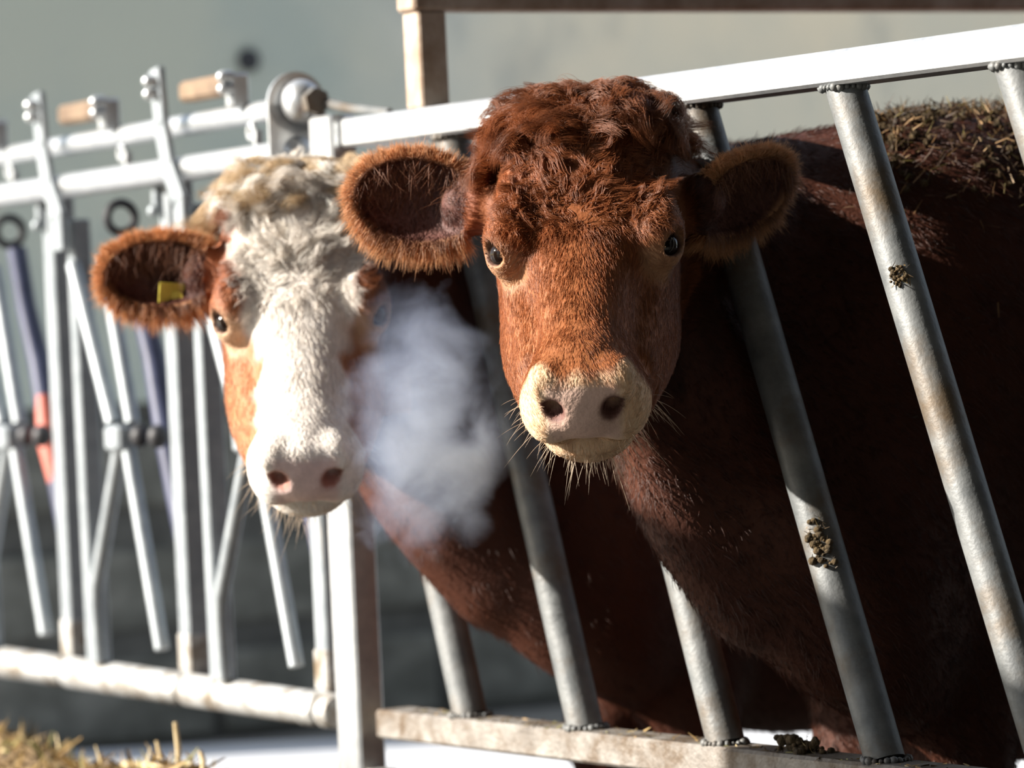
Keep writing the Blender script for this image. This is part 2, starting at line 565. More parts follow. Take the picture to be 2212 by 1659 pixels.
for k in range(4):
    u0 = -0.112 + SP * k                       # the long rod of each yoke place
    if u0 < 0.1:
        continue
    # fixed rod with the lever plate on top of it
    rod = obj('lock_rod', MB().box(gp(u0 + 0.003, 0.80, 0.016), D2, N2, UP, 0.014, 0.017, 0.365, 0.003), ROD, gate)
    lv = MB()
    pts = [(u0 + 0.075, 1.372), (u0 + 0.066, 1.29), (u0 + 0.045, 1.225), (u0 + 0.004, 1.17), (u0 + 0.003, 1.12)]
    for (a, za), (b, zb2) in zip(pts[:-1], pts[1:]):
        pa, pb2 = gp(a, za, 0.048), gp(b, zb2, 0.048)
        d = unit(pb2 - pa)
        lv.box((pa + pb2) / 2, d, N2, np.cross(d, N2), np.linalg.norm(pb2 - pa) / 2 + 0.006, 0.006, 0.019, 0.002)
    lo = obj('lever_plate', lv, ROD, gate)
    for dz in (1.358, 1.338):
        obj('bolt', MB().tube([gp(u0 + 0.070, dz, 0.050), gp(u0 + 0.070, dz, 0.068)], 0.0095, 10).ball(gp(u0 + 0.070, dz, 0.066), 0.009, 10, 6), GALV, lo, smooth=True)
    # brown bumper block held by a second lug
    obj('bumper_block', MB().box(gp(u0 - 0.055, 1.338, 0.012), D2, N2, UP, 0.10, 0.016, 0.016, 0.006), BROWN, gate)
    lg = obj('bumper_lug', MB().box(gp(u0 - 0.172, 1.325, 0.02), D2, N2, UP, 0.012, 0.016, 0.026, 0.004), GALV, gate)
    for dz in (1.346, 1.328):
        obj('bolt', MB().tube([gp(u0 - 0.176, dz, 0.030), gp(u0 - 0.176, dz, 0.046)], 0.0095, 10).ball(gp(u0 - 0.176, dz, 0.045), 0.009, 10, 6), GALV, lg, smooth=True)
    # swinging yoke
    uc = u0 - 0.170                            # where its clamp sits
    yk = obj('yoke_arm', MB().tube([gp(u0 - 0.004, 1.09, 0.03), gp(uc + 0.022, 0.83, 0.03)], 0.0125, 14), ROD, gate, smooth=True)
    obj('yoke_arm', MB().tube([gp(u0 - 0.098, 1.10, 0.012), gp(uc - 0.018, 0.83, 0.012)], 0.0125, 14), ROD, gate, smooth=True)
    ck = obj('yoke_clamp', MB().box(gp(uc + 0.002, 0.806, 0.022), D2, N2, UP, 0.030, 0.022, 0.021, 0.006), ROD, gate)
    for dx in (-0.05, -0.125):
        obj('knob', MB().ball(gp(uc + dx, 0.808, 0.012), (0.017, 0.017, 0.019), 12, 8), BLACK, ck, smooth='all')
    obj('yoke_leg', MB().tube([gp(uc + 0.016, 0.79, 0.022), gp(u0 - 0.014, 0.565, 0.02), gp(u0 - 0.006, 0.53, 0.02), gp(u0 - 0.012, 0.437, 0.02)], 0.0125, 14), ROD, gate, smooth=True)
    obj('yoke_leg', MB().tube([gp(uc - 0.020, 0.79, 0.022), gp(uc - 0.125, 0.472, 0.022)], 0.0120, 14), ROD, gate, smooth=True)
    # dark release strap hanging from a ring
    rg = obj('rubber_ring', MB().ring(gp(u0 - 0.150, 1.160, 0.0), D2, 0.024, 0.0075, 28, 8), BLACK, gate, smooth=True)
    st = obj('release_strap', MB().tube([gp(u0 - 0.155, 1.130, -0.01), gp(u0 - 0.175, 1.03, -0.015), gp(u0 - 0.215, 0.93, -0.02), gp(u0 - 0.255, 0.80, -0.02), gp(u0 - 0.325, 0.60, -0.02)], [0.017, 0.017, 0.019, 0.02, 0.016], 12), NAVY, gate, smooth=True)
    if k == 3:
        obj('red_sleeve', MB().tube([gp(u0 - 0.238, 0.875, -0.016), gp(u0 - 0.257, 0.80, -0.016), gp(u0 - 0.288, 0.705, -0.016)], [0.014, 0.0225, 0.012], 12), REDP, st, smooth=True)
# end bracket of the upper pipe with its big bolt
br = obj('end_bracket', MB().tube([gp(0.030, 1.292, 0.02), gp(0.036, 1.292, 0.02)], 0.045, 28).box(gp(0.033, 1.235, 0.02), N2, D2, UP, 0.045, 0.003, 0.055), GALV, gate)
bt = obj('end_bolt', MB().ball(gp(0.012, 1.293, 0.02), (0.030, 0.030, 0.032), 14, 10), GALV, br, smooth='all')
obj('bolt_nut', MB().tube([gp(-0.016, 1.290, 0.015), gp(-0.034, 1.290, 0.015)], 0.02, 6), GALV_BAR, bt)
obj('latch_hook', MB().tube([gp(-0.03, 1.287, 0.0), gp(-0.09, 1.275, -0.01), gp(-0.2, 1.262, -0.02)], [0.008, 0.007, 0.006], 8), GALV_BAR, bt, smooth=True)
obj('pipe_flange', MB().ball(gp(0.045, 1.221, 0.02), (0.03, 0.03, 0.028), 14, 10), GALV, gate, smooth='all')


# ------------------------------------------------------------------ cows: distance-field sculpting
def smin(a, b, k):
    h = np.clip(0.5 + 0.5 * (b - a) / k, 0, 1)
    return b * (1 - h) + a * h - k * h * (1 - h)


def smax(a, b, k):
    return -smin(-a, -b, k)


def ell(p, c, r, ax=None):
    q = p - np.asarray(c)
    if ax is not None:
        q = q @ np.asarray(ax).T
    r = np.asarray(r, float)
    k0 = np.sqrt(((q / r) ** 2).sum(-1))
    k1 = np.sqrt(((q / (r * r)) ** 2).sum(-1)) + 1e-9
    return k0 * (k0 - 1) / k1


def cone(p, a, b, ra, rb):
    a = np.asarray(a, float)
    b = np.asarray(b, float)
    d = b - a
    h = np.clip(((p - a) @ d) / (d @ d), 0, 1)
    return np.sqrt((((p - a) - h[:, None] * d) ** 2).sum(-1)) - (ra + (rb - ra) * h)


def table(S, V):
    """smooth curve through stations"""
    s = np.linspace(S[0], S[-1], 240)
    v = np.interp(s, S, V)
    k = np.exp(-np.linspace(-2, 2, 21) ** 2)
    k /= k.sum()
    return s, np.convolve(np.pad(v, 10, mode='edge'), k, mode='valid')


def loft(x, y, z, T, pw=2.4, taper=0.0, kcap=0.03):
    S, HW, TOP, BOT = T
    hw = np.interp(y, S[0], HW)
    tp = np.interp(y, S[0], TOP)
    bt = np.interp(y, S[0], BOT)
    c, hh = (tp + bt) / 2, (tp - bt) / 2
    zz = (z - c) / hh
    xx = np.abs(x) / (hw * (1 - taper * np.clip(zz, -1.2, 1.2)))
    rho = (xx ** pw + np.abs(zz) ** pw) ** (1 / pw)
    d = (rho - 1) * np.minimum(hw, hh)
    return smax(smax(d, y - S[0][-1], kcap), S[0][0] - y, kcap)


def mk(S, HW, TOP, BOT):
    s, hw = table(S, HW)
    return (s,), hw, table(S, TOP)[1], table(S, BOT)[1]


#            poll                forehead     eyes                     nose
SKULL = mk([-0.05, 0.00, 0.06, 0.12, 0.18, 0.23, 0.28, 0.34, 0.40, 0.45],
           [0.080, 0.094, 0.106, 0.108, 0.103, 0.082, 0.062, 0.053, 0.051, 0.052],
           [-0.030, 0.004, 0.018, 0.020, 0.010, 0.002, -0.003, -0.006, -0.010, -0.020],
           [-0.130, -0.140, -0.140, -0.140, -0.135, -0.125, -0.115, -0.105, -0.095, -0.090])
JAW = mk([0.04, 0.10, 0.16, 0.21, 0.26, 0.31, 0.36, 0.42],
         [0.080, 0.094, 0.103, 0.107, 0.106, 0.099, 0.086, 0.066],
         [-0.050, -0.040, -0.040, -0.045, -0.052, -0.058, -0.060, -0.060],
         [-0.200, -0.235, -0.245, -0.235, -0.210, -0.182, -0.160, -0.142])
EYE_C = np.array([0.0905, 0.200, -0.036])
EYE_G = unit([0.70, 0.42, 0.52])
EYE_R = 0.0215


def head_sdf(q):
    """cow head without ears; q: x across, y from poll to muzzle, z out of the forehead"""
    x, y, z = q[:, 0], q[:, 1], q[:, 2]
    m = np.stack([np.abs(x), y, z], 1)
    d = loft(x, y, z, SKULL, 2.5, 0.10)
    d = smin(d, loft(x, y, z, JAW, 2.3, 0.0), 0.030)
    # poll and brow
    d = smin(d, ell(m, (0.0, 0.015, -0.008), (0.085, 0.06, 0.042)), 0.04)
    d = smin(d, ell(m, (0.088, 0.178, -0.012), (0.026, 0.042, 0.022)), 0.025)
    # hollow between eye and nose, tear groove and cheek line
    d = smax(d, -ell(m, (0.104, 0.292, -0.034), (0.036, 0.070, 0.026)), 0.030)
    d = smin(d, cone(m, (0.080, 0.225, -0.075), (0.062, 0.345, -0.075), 0.014, 0.012), 0.020)
    # eyelids
    d = smin(d, ell(m, EYE_C + EYE_G * 0.001, (0.0262, 0.029, 0.0262)), 0.020)
    d = smin(d, ell(m, EYE_C + [0.002, -0.018, 0.010], (0.020, 0.016, 0.016)), 0.018)
    # muzzle: bridge end, broad hanging upper lip, wings of the nostrils, flat nose pad
    d = smin(d, ell(m, (0.0, 0.415, -0.055), (0.062, 0.062, 0.056)), 0.024)
    d = smin(d, ell(m, (0.037, 0.420, -0.078), (0.0375, 0.053, 0.039)), 0.012)
    d = smin(d, ell(m, (0.038, 0.440, -0.022), (0.024, 0.030, 0.022)), 0.012)
    d = smin(d, ell(m, (0.0, 0.452, -0.044), (0.040, 0.034, 0.042)), 0.014)
    pn = unit([0, 0.93, 0.36])
    d = smax(d, (m @ pn) - (0.482 * pn[1] - 0.046 * pn[2]), 0.016)
    # soft fold between nose pad and lip lobes
    d = smax(d, -cone(m, (0.050, 0.486, -0.040), (0.030, 0.490, -0.092), 0.0065, 0.0040), 0.010)
    # nostrils: a wide hole with a slit curling up and out
    d = smax(d, -ell(m, (0.0345, 0.478, -0.041), (0.0125, 0.034, 0.0135)), 0.005)
    d = smax(d, -cone(m, (0.0385, 0.484, -0.036), (0.0480, 0.466, -0.006), 0.0110, 0.0050), 0.006)
    # groove of the upper lip
    d = smax(d, -cone(m, (0.0, 0.492, -0.060), (0.0, 0.484, -0.095), 0.0022, 0.0030), 0.006)
    # lower lip and chin
    d = smin(d, ell(m, (0.0, 0.414, -0.124), (0.055, 0.045, 0.032)), 0.005)
    d = smin(d, ell(m, (0.0, 0.375, -0.138), (0.047, 0.060, 0.032)), 0.02)
    # mouth line
    mz = -0.0945 - 0.26 * np.maximum(m[:, 0] - 0.025, 0) + 1.5 * np.maximum(m[:, 0] - 0.05, 0) ** 2
    d = smax(d, -np.maximum(np.abs(z - mz) - 0.0026, 0.375 - y), 0.006)
    # eye opening
    ea = np.array([unit(np.cross(EYE_G, [0.25, 0.15, 1.0])), unit(np.cross(EYE_G, unit(np.cross(EYE_G, [0.25, 0.15, 1.0])))), EYE_G])
    d = smax(d, -ell(m, EYE_C + EYE_G * 0.026, (0.0190, 0.0138, 0.018), ea), 0.004)
    return d


class Cow:
    pass


def make_cow(spec):
    """spec: eyes (pixel), depth, pitch, yaw, ears, gap point, colours"""
    c = Cow()
    pit, yaw, rol = (math.radians(spec[k]) for k in ('pitch', 'yaw', 'roll'))
    ay = np.array([math.sin(yaw) * math.cos(pit), -math.cos(yaw) * math.cos(pit), -math.sin(pit)])
    lat = np.array([math.cos(yaw), math.sin(yaw), 0.0])
    lat = lat * math.cos(rol) + np.cross(ay, lat) * math.sin(rol)
    az = np.cross(ay, lat)
    c.R = np.stack([lat, ay, az])               # rows: head axes in the world
    sc = spec.get('scale', 1.0)
    c.sc = sc
    em = P(*spec['eyes'], spec['depth'])
    c.O = em - sc * (np.array([0, EYE_C[1], EYE_C[2]]) @ c.R)
    c.loc = lambda p: ((p - c.O) @ c.R.T) / sc
    c.wld = lambda q: c.O + sc * (np.asarray(q) @ c.R)
    c.G = np.array([spec['gap'][0], spec['gap'][1], 0])
    # ears
    c.ears = []
    for e in spec['ears']:
        ec = P(*e['px'], e['depth'])
        ea = unit(e['axis'])
        eo = np.asarray(e['open'], float)
        eo = unit(eo - ea * (eo @ ea))
        c.ears.append(dict(c=ec, A=np.stack([ea, np.cross(eo, ea), eo]), r=np.array(e['r'], float), base=c.wld(e['base'])))
    sh = spec.get('chest', -0.10)
    TOR = mk([-0.02, 0.06, 0.16, 0.28, 0.42, 0.62, 0.95, 1.35, 1.65, 1.80],
             [0.075, 0.088, 0.115, 0.165, 0.205, 0.225, 0.240, 0.235, 0.19, 0.08],
             [1.080, 1.120, 1.155, 1.180, 1.198, 1.205, 1.205, 1.20, 1.18, 1.08],
             [0.690, 0.590, 0.480, 0.425, 0.395, 0.350, 0.340, 0.42, 0.58, 0.72])
    nk0 = c.wld((0, 0.06, -0.07))
    nk1 = c.wld((0, 0.10, -0.19))

    def sdf(p):
        q = c.loc(p)
        d = head_sdf(q) * sc
        w = p - c.G
        along, across, hgt = w @ B1, w @ D1, p[:, 2]
        across = across - 0.38 * (hgt - 0.9) * (1 - smooth01(along, 0.10, 0.40))
        t = loft(across, along - sh, hgt, TOR, 2.2, 0.0, 0.05)
        # neck: crest and throat
        n = cone(p, nk0, c.G + B1 * 0.10 + UP * 1.03 + D1 * 0.05, 0.088, 0.098)
        n = smin(n, cone(p, nk1, c.G + B1 * 0.06 + UP * 0.82 - D1 * 0.03, 0.070, 0.098), 0.05)
        t = smin(t, n, 0.06)
        # dewlap
        t = smin(t, cone(p, c.wld((0, 0.20, -0.225)), c.G + B1 * (0.10 + sh) + UP * 0.60 - D1 * 0.10, 0.018, 0.035), 0.05)
        # legs
        for qa, sd_ in ((0.36, 1), (0.36, -1), (1.55, 1), (1.55, -1)):
            f = c.G + B1 * (qa - 0.02) + D1 * 0.115 * sd_
            t = smin(t, cone(p, f + UP * 0.62, f + UP * 0.36 - B1 * 0.02, 0.085, 0.058), 0.05)
            t = smin(t, cone(p, f + UP * 0.36 - B1 * 0.02, f + UP * 0.06, 0.052, 0.036), 0.02)
            t = smin(t, cone(p, f + UP * 0.075, f + UP * 0.035 - B1 * 0.02, 0.042, 0.05), 0.015)
        d = smin(d, t, 0.045)
        for e in c.ears:
            A, r = e['A'], e['r']
            shell = ell(p, e['c'], r, A)
            cut = ell(p, e['c'] + A[2] * r[2] * 0.62, r * np.array([0.955, 0.94, 1.28]), A)
            shell = smax(shell, -cut, 0.006)
            root = cone(p, e['base'], e['c'] - A[0] * r[0] * 0.62 - A[2] * 0.008, 0.034, 0.026)
            shell = smin(shell, root, 0.02)
            d = smin(d, shell, 0.016)
        return np.maximum(d, 0.004 - p[:, 2])

    c.sdf = sdf
    return c


def axis_grid(lo, hi, f0, f1, fine, coarse):
    a = [f0 + i * fine for i in range(int((f1 - f0) / fine) + 1)]
    st, x = fine, a[0]
    left = []
    while x > lo:
        st = min(st * 1.12, coarse)
        x -= st
        left.append(x)
    st, x = fine, a[-1]
    right = []
    while x < hi:
        st = min(st * 1.12, coarse)
        x += st
        right.append(x)
    return np.array(left[::-1] + a + right)


def polygonise(f, xs, ys, zs, B=6):
    """surface nets over a rectilinear grid, dense only near the surface"""
    pad = lambda a: np.concatenate([a, a[-1] + (a[-1] - a[-2]) * np.arange(1, (-len(a)) % B + 1)])
    xs, ys, zs = pad(xs), pad(ys), pad(zs)
    nx, ny, nz = len(xs), len(ys), len(zs)
    bc = [a.reshape(-1, B).mean(1) for a in (xs, ys, zs)]
    bh = [(a.reshape(-1, B)[:, -1] - a.reshape(-1, B)[:, 0]) / 2 + 0.006 for a in (xs, ys, zs)]
    g = np.stack(np.meshgrid(*bc, indexing='ij'), -1).reshape(-1, 3)
    hd = np.sqrt((np.stack(np.meshgrid(*bh, indexing='ij'), -1) ** 2).sum(-1)).reshape(-1)
    dc = f(g)
    act = np.abs(dc) < hd * 1.7 + 0.012
    V = np.repeat(np.repeat(np.repeat(dc.reshape(len(bc[0]), len(bc[1]), len(bc[2])), B, 0), B, 1), B, 2).astype(np.float32)
    ids = np.argwhere(act.reshape(len(bc[0]), len(bc[1]), len(bc[2])))
    o = np.arange(B)
    for ch in np.array_split(ids, max(1, len(ids) // 1200)):
        ix = (ch[:, 0, None] * B + o)[:, :, None, None] + np.zeros((1, 1, B, B), int)
        iy = (ch[:, 1, None] * B + o)[:, None, :, None] + np.zeros((1, B, 1, B), int)
        iz = (ch[:, 2, None] * B + o)[:, None, None, :] + np.zeros((1, B, B, 1), int)
        p = np.stack([xs[ix], ys[iy], zs[iz]], -1).reshape(-1, 3)
        V[ix.ravel(), iy.ravel(), iz.ravel()] = f(p)
    s = V < 0
    cnt = np.zeros((nx - 1, ny - 1, nz - 1), np.int8)
    for i in (0, 1):
        for j in (0, 1):
            for k in (0, 1):
                cnt += s[i:nx - 1 + i, j:ny - 1 + j, k:nz - 1 + k]
    cell = np.argwhere((cnt > 0) & (cnt < 8))
    idx = -np.ones(cnt.shape, np.int32)
    idx[tuple(cell.T)] = np.arange(len(cell))
    acc = np.zeros((len(cell), 3))
    num = np.zeros(len(cell))
    gx = [xs, ys, zs]
    for ax in range(3):
        for a in (0, 1):
            for b in (0, 1):
                o0 = [0, 0, 0]
                oth = [q for q in range(3) if q != ax]
                o0[oth[0]], o0[oth[1]] = a, b
                i0 = cell + o0
                i1 = i0.copy()
                i1[:, ax] += 1
                v0, v1 = V[tuple(i0.T)], V[tuple(i1.T)]
                cr = (v0 < 0) != (v1 < 0)
                t = np.where(cr, v0 / np.where(cr, v0 - v1, 1), 0)
                pt = np.stack([gx[q][i0[:, q]] for q in range(3)], 1)
                pt[:, ax] += t * (gx[ax][i1[:, ax]] - gx[ax][i0[:, ax]])
                acc[cr] += pt[cr]
                num[cr] += 1
    vert = acc / num[:, None]
    faces = []
    for ax in range(3):
        o1, o2 = [q for q in range(3) if q != ax]
        sl0 = [slice(None)] * 3
        sl1 = [slice(None)] * 3
        sl0[ax] = slice(0, -1)
        sl1[ax] = slice(1, None)
        e = np.argwhere(s[tuple(sl0)] != s[tuple(sl1)])
        e = e[(e[:, o1] > 0) & (e[:, o2] > 0) & (e[:, o1] < V.shape[o1] - 1) & (e[:, o2] < V.shape[o2] - 1)]
        ins = s[tuple(e.T)]
        qd = []
        for a, b in ((0, 0), (-1, 0), (-1, -1), (0, -1)):
            h = e.copy()
            h[:, o1] += a
            h[:, o2] += b
            qd.append(idx[tuple(h.T)])
        qd = np.stack(qd, 1)
        flip = ins if ax != 1 else ~ins
        qd[~flip] = qd[~flip][:, ::-1]
        faces.append(qd)
    faces = np.concatenate(faces)[:, ::-1]
    faces = faces[(faces >= 0).all(1)]
    return vert, faces


def grad(f, p, h=0.0012):
    g = np.stack([f(p + np.eye(3)[i] * h) - f(p - np.eye(3)[i] * h) for i in range(3)], 1)
    return g


def build_mesh(c, fine, box):
    (x0, x1), (y0, y1), (z0, z1) = box
    xs = axis_grid(c.ext[0][0], c.ext[0][1], x0, x1, fine, 0.03)
    ys = axis_grid(c.ext[1][0], c.ext[1][1], y0, y1, fine, 0.03)
    zs = axis_grid(-0.03, 1.36, z0, z1, fine, 0.03)
    v, f = polygonise(c.sdf, xs, ys, zs)
    for _ in range(2):
        g = grad(c.sdf, v)
        d = c.sdf(v)
        gl = (g ** 2).sum(1) / (0.0024 ** 2) + 1e-4
        st = (d / gl)[:, None] * g / 0.0024
        l = np.linalg.norm(st, axis=1)
        st *= np.minimum(1, 0.003 / (l + 1e-9))[:, None]
        v = v - st
    g = grad(c.sdf, v)
    c.v, c.f = v, f
    c.n = g / (np.linalg.norm(g, axis=1)[:, None] + 1e-9)
    # keep outward quads
    a = c.v[f]
    fn = np.cross(a[:, 2] - a[:, 0], a[:, 3] - a[:, 1])
    fl = (fn * c.n[f].mean(1)).sum(1) < 0
    f[fl] = f[fl][:, ::-1]
    c.f = f


def mesh_object(name, c, mat, colour):
    me = bpy.data.meshes.new(name)
    me.vertices.add(len(c.v))
    org = c.G * np.array([1, 1, 0])
    me.vertices.foreach_set('co', (c.v - org).astype(np.float32).ravel())
    me.loops.add(len(c.f) * 4)
    me.loops.foreach_set('vertex_index', c.f.astype(np.int32).ravel())
    me.polygons.add(len(c.f))
    me.polygons.foreach_set('loop_start', np.arange(0, len(c.f) * 4, 4, dtype=np.int32))
    me.polygons.foreach_set('loop_total', np.full(len(c.f), 4, np.int32))
    me.update(calc_edges=True)
    me.validate()
    me.polygons.foreach_set('use_smooth', np.ones(len(me.polygons), bool))
    at = me.attributes.new('coat', 'FLOAT_COLOR', 'POINT')
    at.data.foreach_set('color', np.concatenate([colour, np.ones((len(colour), 1))], 1).astype(np.float32).ravel())
    me.materials.append(mat)
    o = bpy.data.objects.new(name, me)
    COL.objects.link(o)
    o.location = tuple(org)
    return o


def strands(name, pts, rad, colour, mat, parent):
    """pts: (n, k, 3) world points of every strand; rad: (n, k)"""
    n, k, _ = pts.shape
    hc = bpy.data.hair_curves.new(name)
    hc.add_curves([k] * n)
    off = origin_of(parent)
    hc.attributes['position'].data.foreach_set('vector', (pts - off).astype(np.float32).ravel())
    ra = hc.attributes.get('radius') or hc.attributes.new('radius', 'FLOAT', 'POINT')
    ra.data.foreach_set('value', rad.astype(np.float32).ravel())
    at = hc.attributes.new('coat', 'FLOAT_COLOR', 'CURVE')
    at.data.foreach_set('color', np.concatenate([colour, np.ones((n, 1))], 1).astype(np.float32).ravel())
    hc.materials.append(mat)
    o = bpy.data.objects.new(name, hc)
    COL.objects.link(o)
    o.parent = parent
    o['kind'] = 'stuff'
    return o


def wobble(p, s, seed):
    """smooth vector noise"""
    r = np.random.default_rng(seed)
    out = np.zeros_like(p)
    for k in range(4):
        w = r.normal(size=(3, 3)) * s * (1 + 0.7 * k)
        ph = r.uniform(0, 6.28, 3)
        out += np.sin(p @ w + ph) / (1 + 0.6 * k)
    return out / 2


def scatter(c, weight, n, seed):
    """n points on the hide, density following weight per face"""
    r = np.random.default_rng(seed)
    a = c.v[c.f]
    ar = np.linalg.norm(np.cross(a[:, 2] - a[:, 0], a[:, 3] - a[:, 1]), axis=1) / 2
    wt = ar * weight
    ch = r.choice(len(wt), n, p=wt / wt.sum())
    u, v = r.random((n, 1)), r.random((n, 1))
    q = c.v[c.f[ch]]
    nn = c.n[c.f[ch]]
    bl = lambda z: (z[:, 0] * (1 - u) + z[:, 1] * u) * (1 - v) + (z[:, 3] * (1 - u) + z[:, 2] * u) * v
    p, m = bl(q), bl(nn)
    return p, m / (np.linalg.norm(m, axis=1)[:, None] + 1e-9)


def smooth01(a, lo, hi):
    t = np.clip((a - lo) / (hi - lo), 0, 1)
    return t * t * (3 - 2 * t)


def ear_coords(c, p):
    """for every point: nearest ear, how far out to its rim (1) and its rim direction"""
    best = np.full(len(p), 9.0)
    rim = np.zeros_like(p)
    front = np.zeros(len(p))
    for e in c.ears:
        q = (p - e['c']) @ e['A'].T
        k = np.sqrt(((q / (e['r'] * 1.1)) ** 2).sum(1))
        er = np.sqrt((q[:, 0] / e['r'][0]) ** 2 + (q[:, 1] / e['r'][1]) ** 2)
        rd = np.stack([q[:, 0] / e['r'][0] ** 2, q[:, 1] / e['r'][1] ** 2, 0 * er], 1) @ e['A']
        rd /= np.linalg.norm(rd, axis=1)[:, None] + 1e-9
        hit = (k < 1.0) & (q[:, 0] > -0.72 * e['r'][0])
        best[hit] = er[hit]
        rim[hit] = rd[hit]
        front[hit] = 1
    return front > 0, best, rim


def coat_red(c, p, n):
    """red cow: red-brown coat, cream muzzle and eye rings, shade painted on neck and body"""
    q = c.loc(p)
    m = np.stack([np.abs(q[:, 0]), q[:, 1], q[:, 2]], 1)
    base = np.array([0.215, 0.062, 0.022])
    col = np.tile(base, (len(p), 1))
    lt = np.array([0.30, 0.105, 0.036])
    inhead = (q[:, 1] > -0.05) & (m[:, 0] < 0.13) & (q[:, 2] > -0.2)
    body_shade = smooth01((p - c.G) @ B1, -0.30, -0.10)[:, None]
    col = col * (1 - body_shade) + np.array([0.058, 0.017, 0.008]) * body_shade  # neck and body shade is put into the coat colour
    k = (0.45 + 0.55 * smooth01(q[:, 1], 0.12, 0.36)) * inhead
    col = col * (1 - k[:, None]) + lt * k[:, None]
    cream = np.array([0.72, 0.52, 0.34])
    wob = 0.008 * np.sin(m[:, 0] * 90) + 0.004 * np.sin(q[:, 0] * 210)
    edge = 0.440 + 0.3 * np.maximum(q[:, 2] + 0.035, 0) - 0.9 * np.maximum(m[:, 0] - 0.035, 0) + 0.05 * np.minimum(q[:, 2] + 0.06, 0) + wob
    k = smooth01(q[:, 1] - edge, -0.012, 0.014) * (q[:, 2] > -0.25)
    col = col * (1 - k[:, None]) + cream * k[:, None]
    # nose leather
    pad = np.array([0.66, 0.45, 0.36])
    k = smooth01(-np.abs(q[:, 1] - 0.475), -0.03, -0.018) * smooth01(0.045 - m[:, 0], -0.004, 0.010) * smooth01(q[:, 2], -0.096, -0.080) * smooth01(-q[:, 2], 0.004, 0.016)
    col = col * (1 - k[:, None]) + pad * k[:, None]
    dn = np.minimum(np.linalg.norm((m - [0.0345, 0.472, -0.040]) / [0.017, 0.028, 0.019], axis=1), 2)
    k = smooth01(-dn, -1.05, -0.75)
    col = col * (1 - k[:, None]) + np.array([0.16, 0.075, 0.06]) * k[:, None]
    # pale ring about the eye
    de = np.linalg.norm((m - EYE_C - [0.004, 0.016, 0.0]) / [0.040, 0.050, 0.042], axis=1)
    k = smooth01(-de, -1.0, -0.50) * 0.75
    col = col * (1 - k[:, None]) + np.array([0.42, 0.24, 0.13]) * k[:, None]
    dl = np.linalg.norm((m - EYE_C - EYE_G * 0.015) / 0.019, axis=1)
    k = smooth01(-dl, -1.0, -0.8)
    col = col * (1 - k[:, None]) + np.array([0.10, 0.05, 0.035]) * k[:, None]
    # ears
    on, er, _ = ear_coords(c, p)
    face = np.zeros(len(p))
    for e in c.ears:
        face = np.maximum(face, (n @ e['A'][2] > 0.1) * on)
    k = (face * (er < 0.92))[:, None]
    col = col * (1 - k) + np.array([0.115, 0.050, 0.040]) * k
    k = (on * smooth01(er, 0.84, 1.0))[:, None]
    col = col * (1 - k) + np.array([0.62, 0.33, 0.16]) * k
    return np.clip(col, 0, 1)


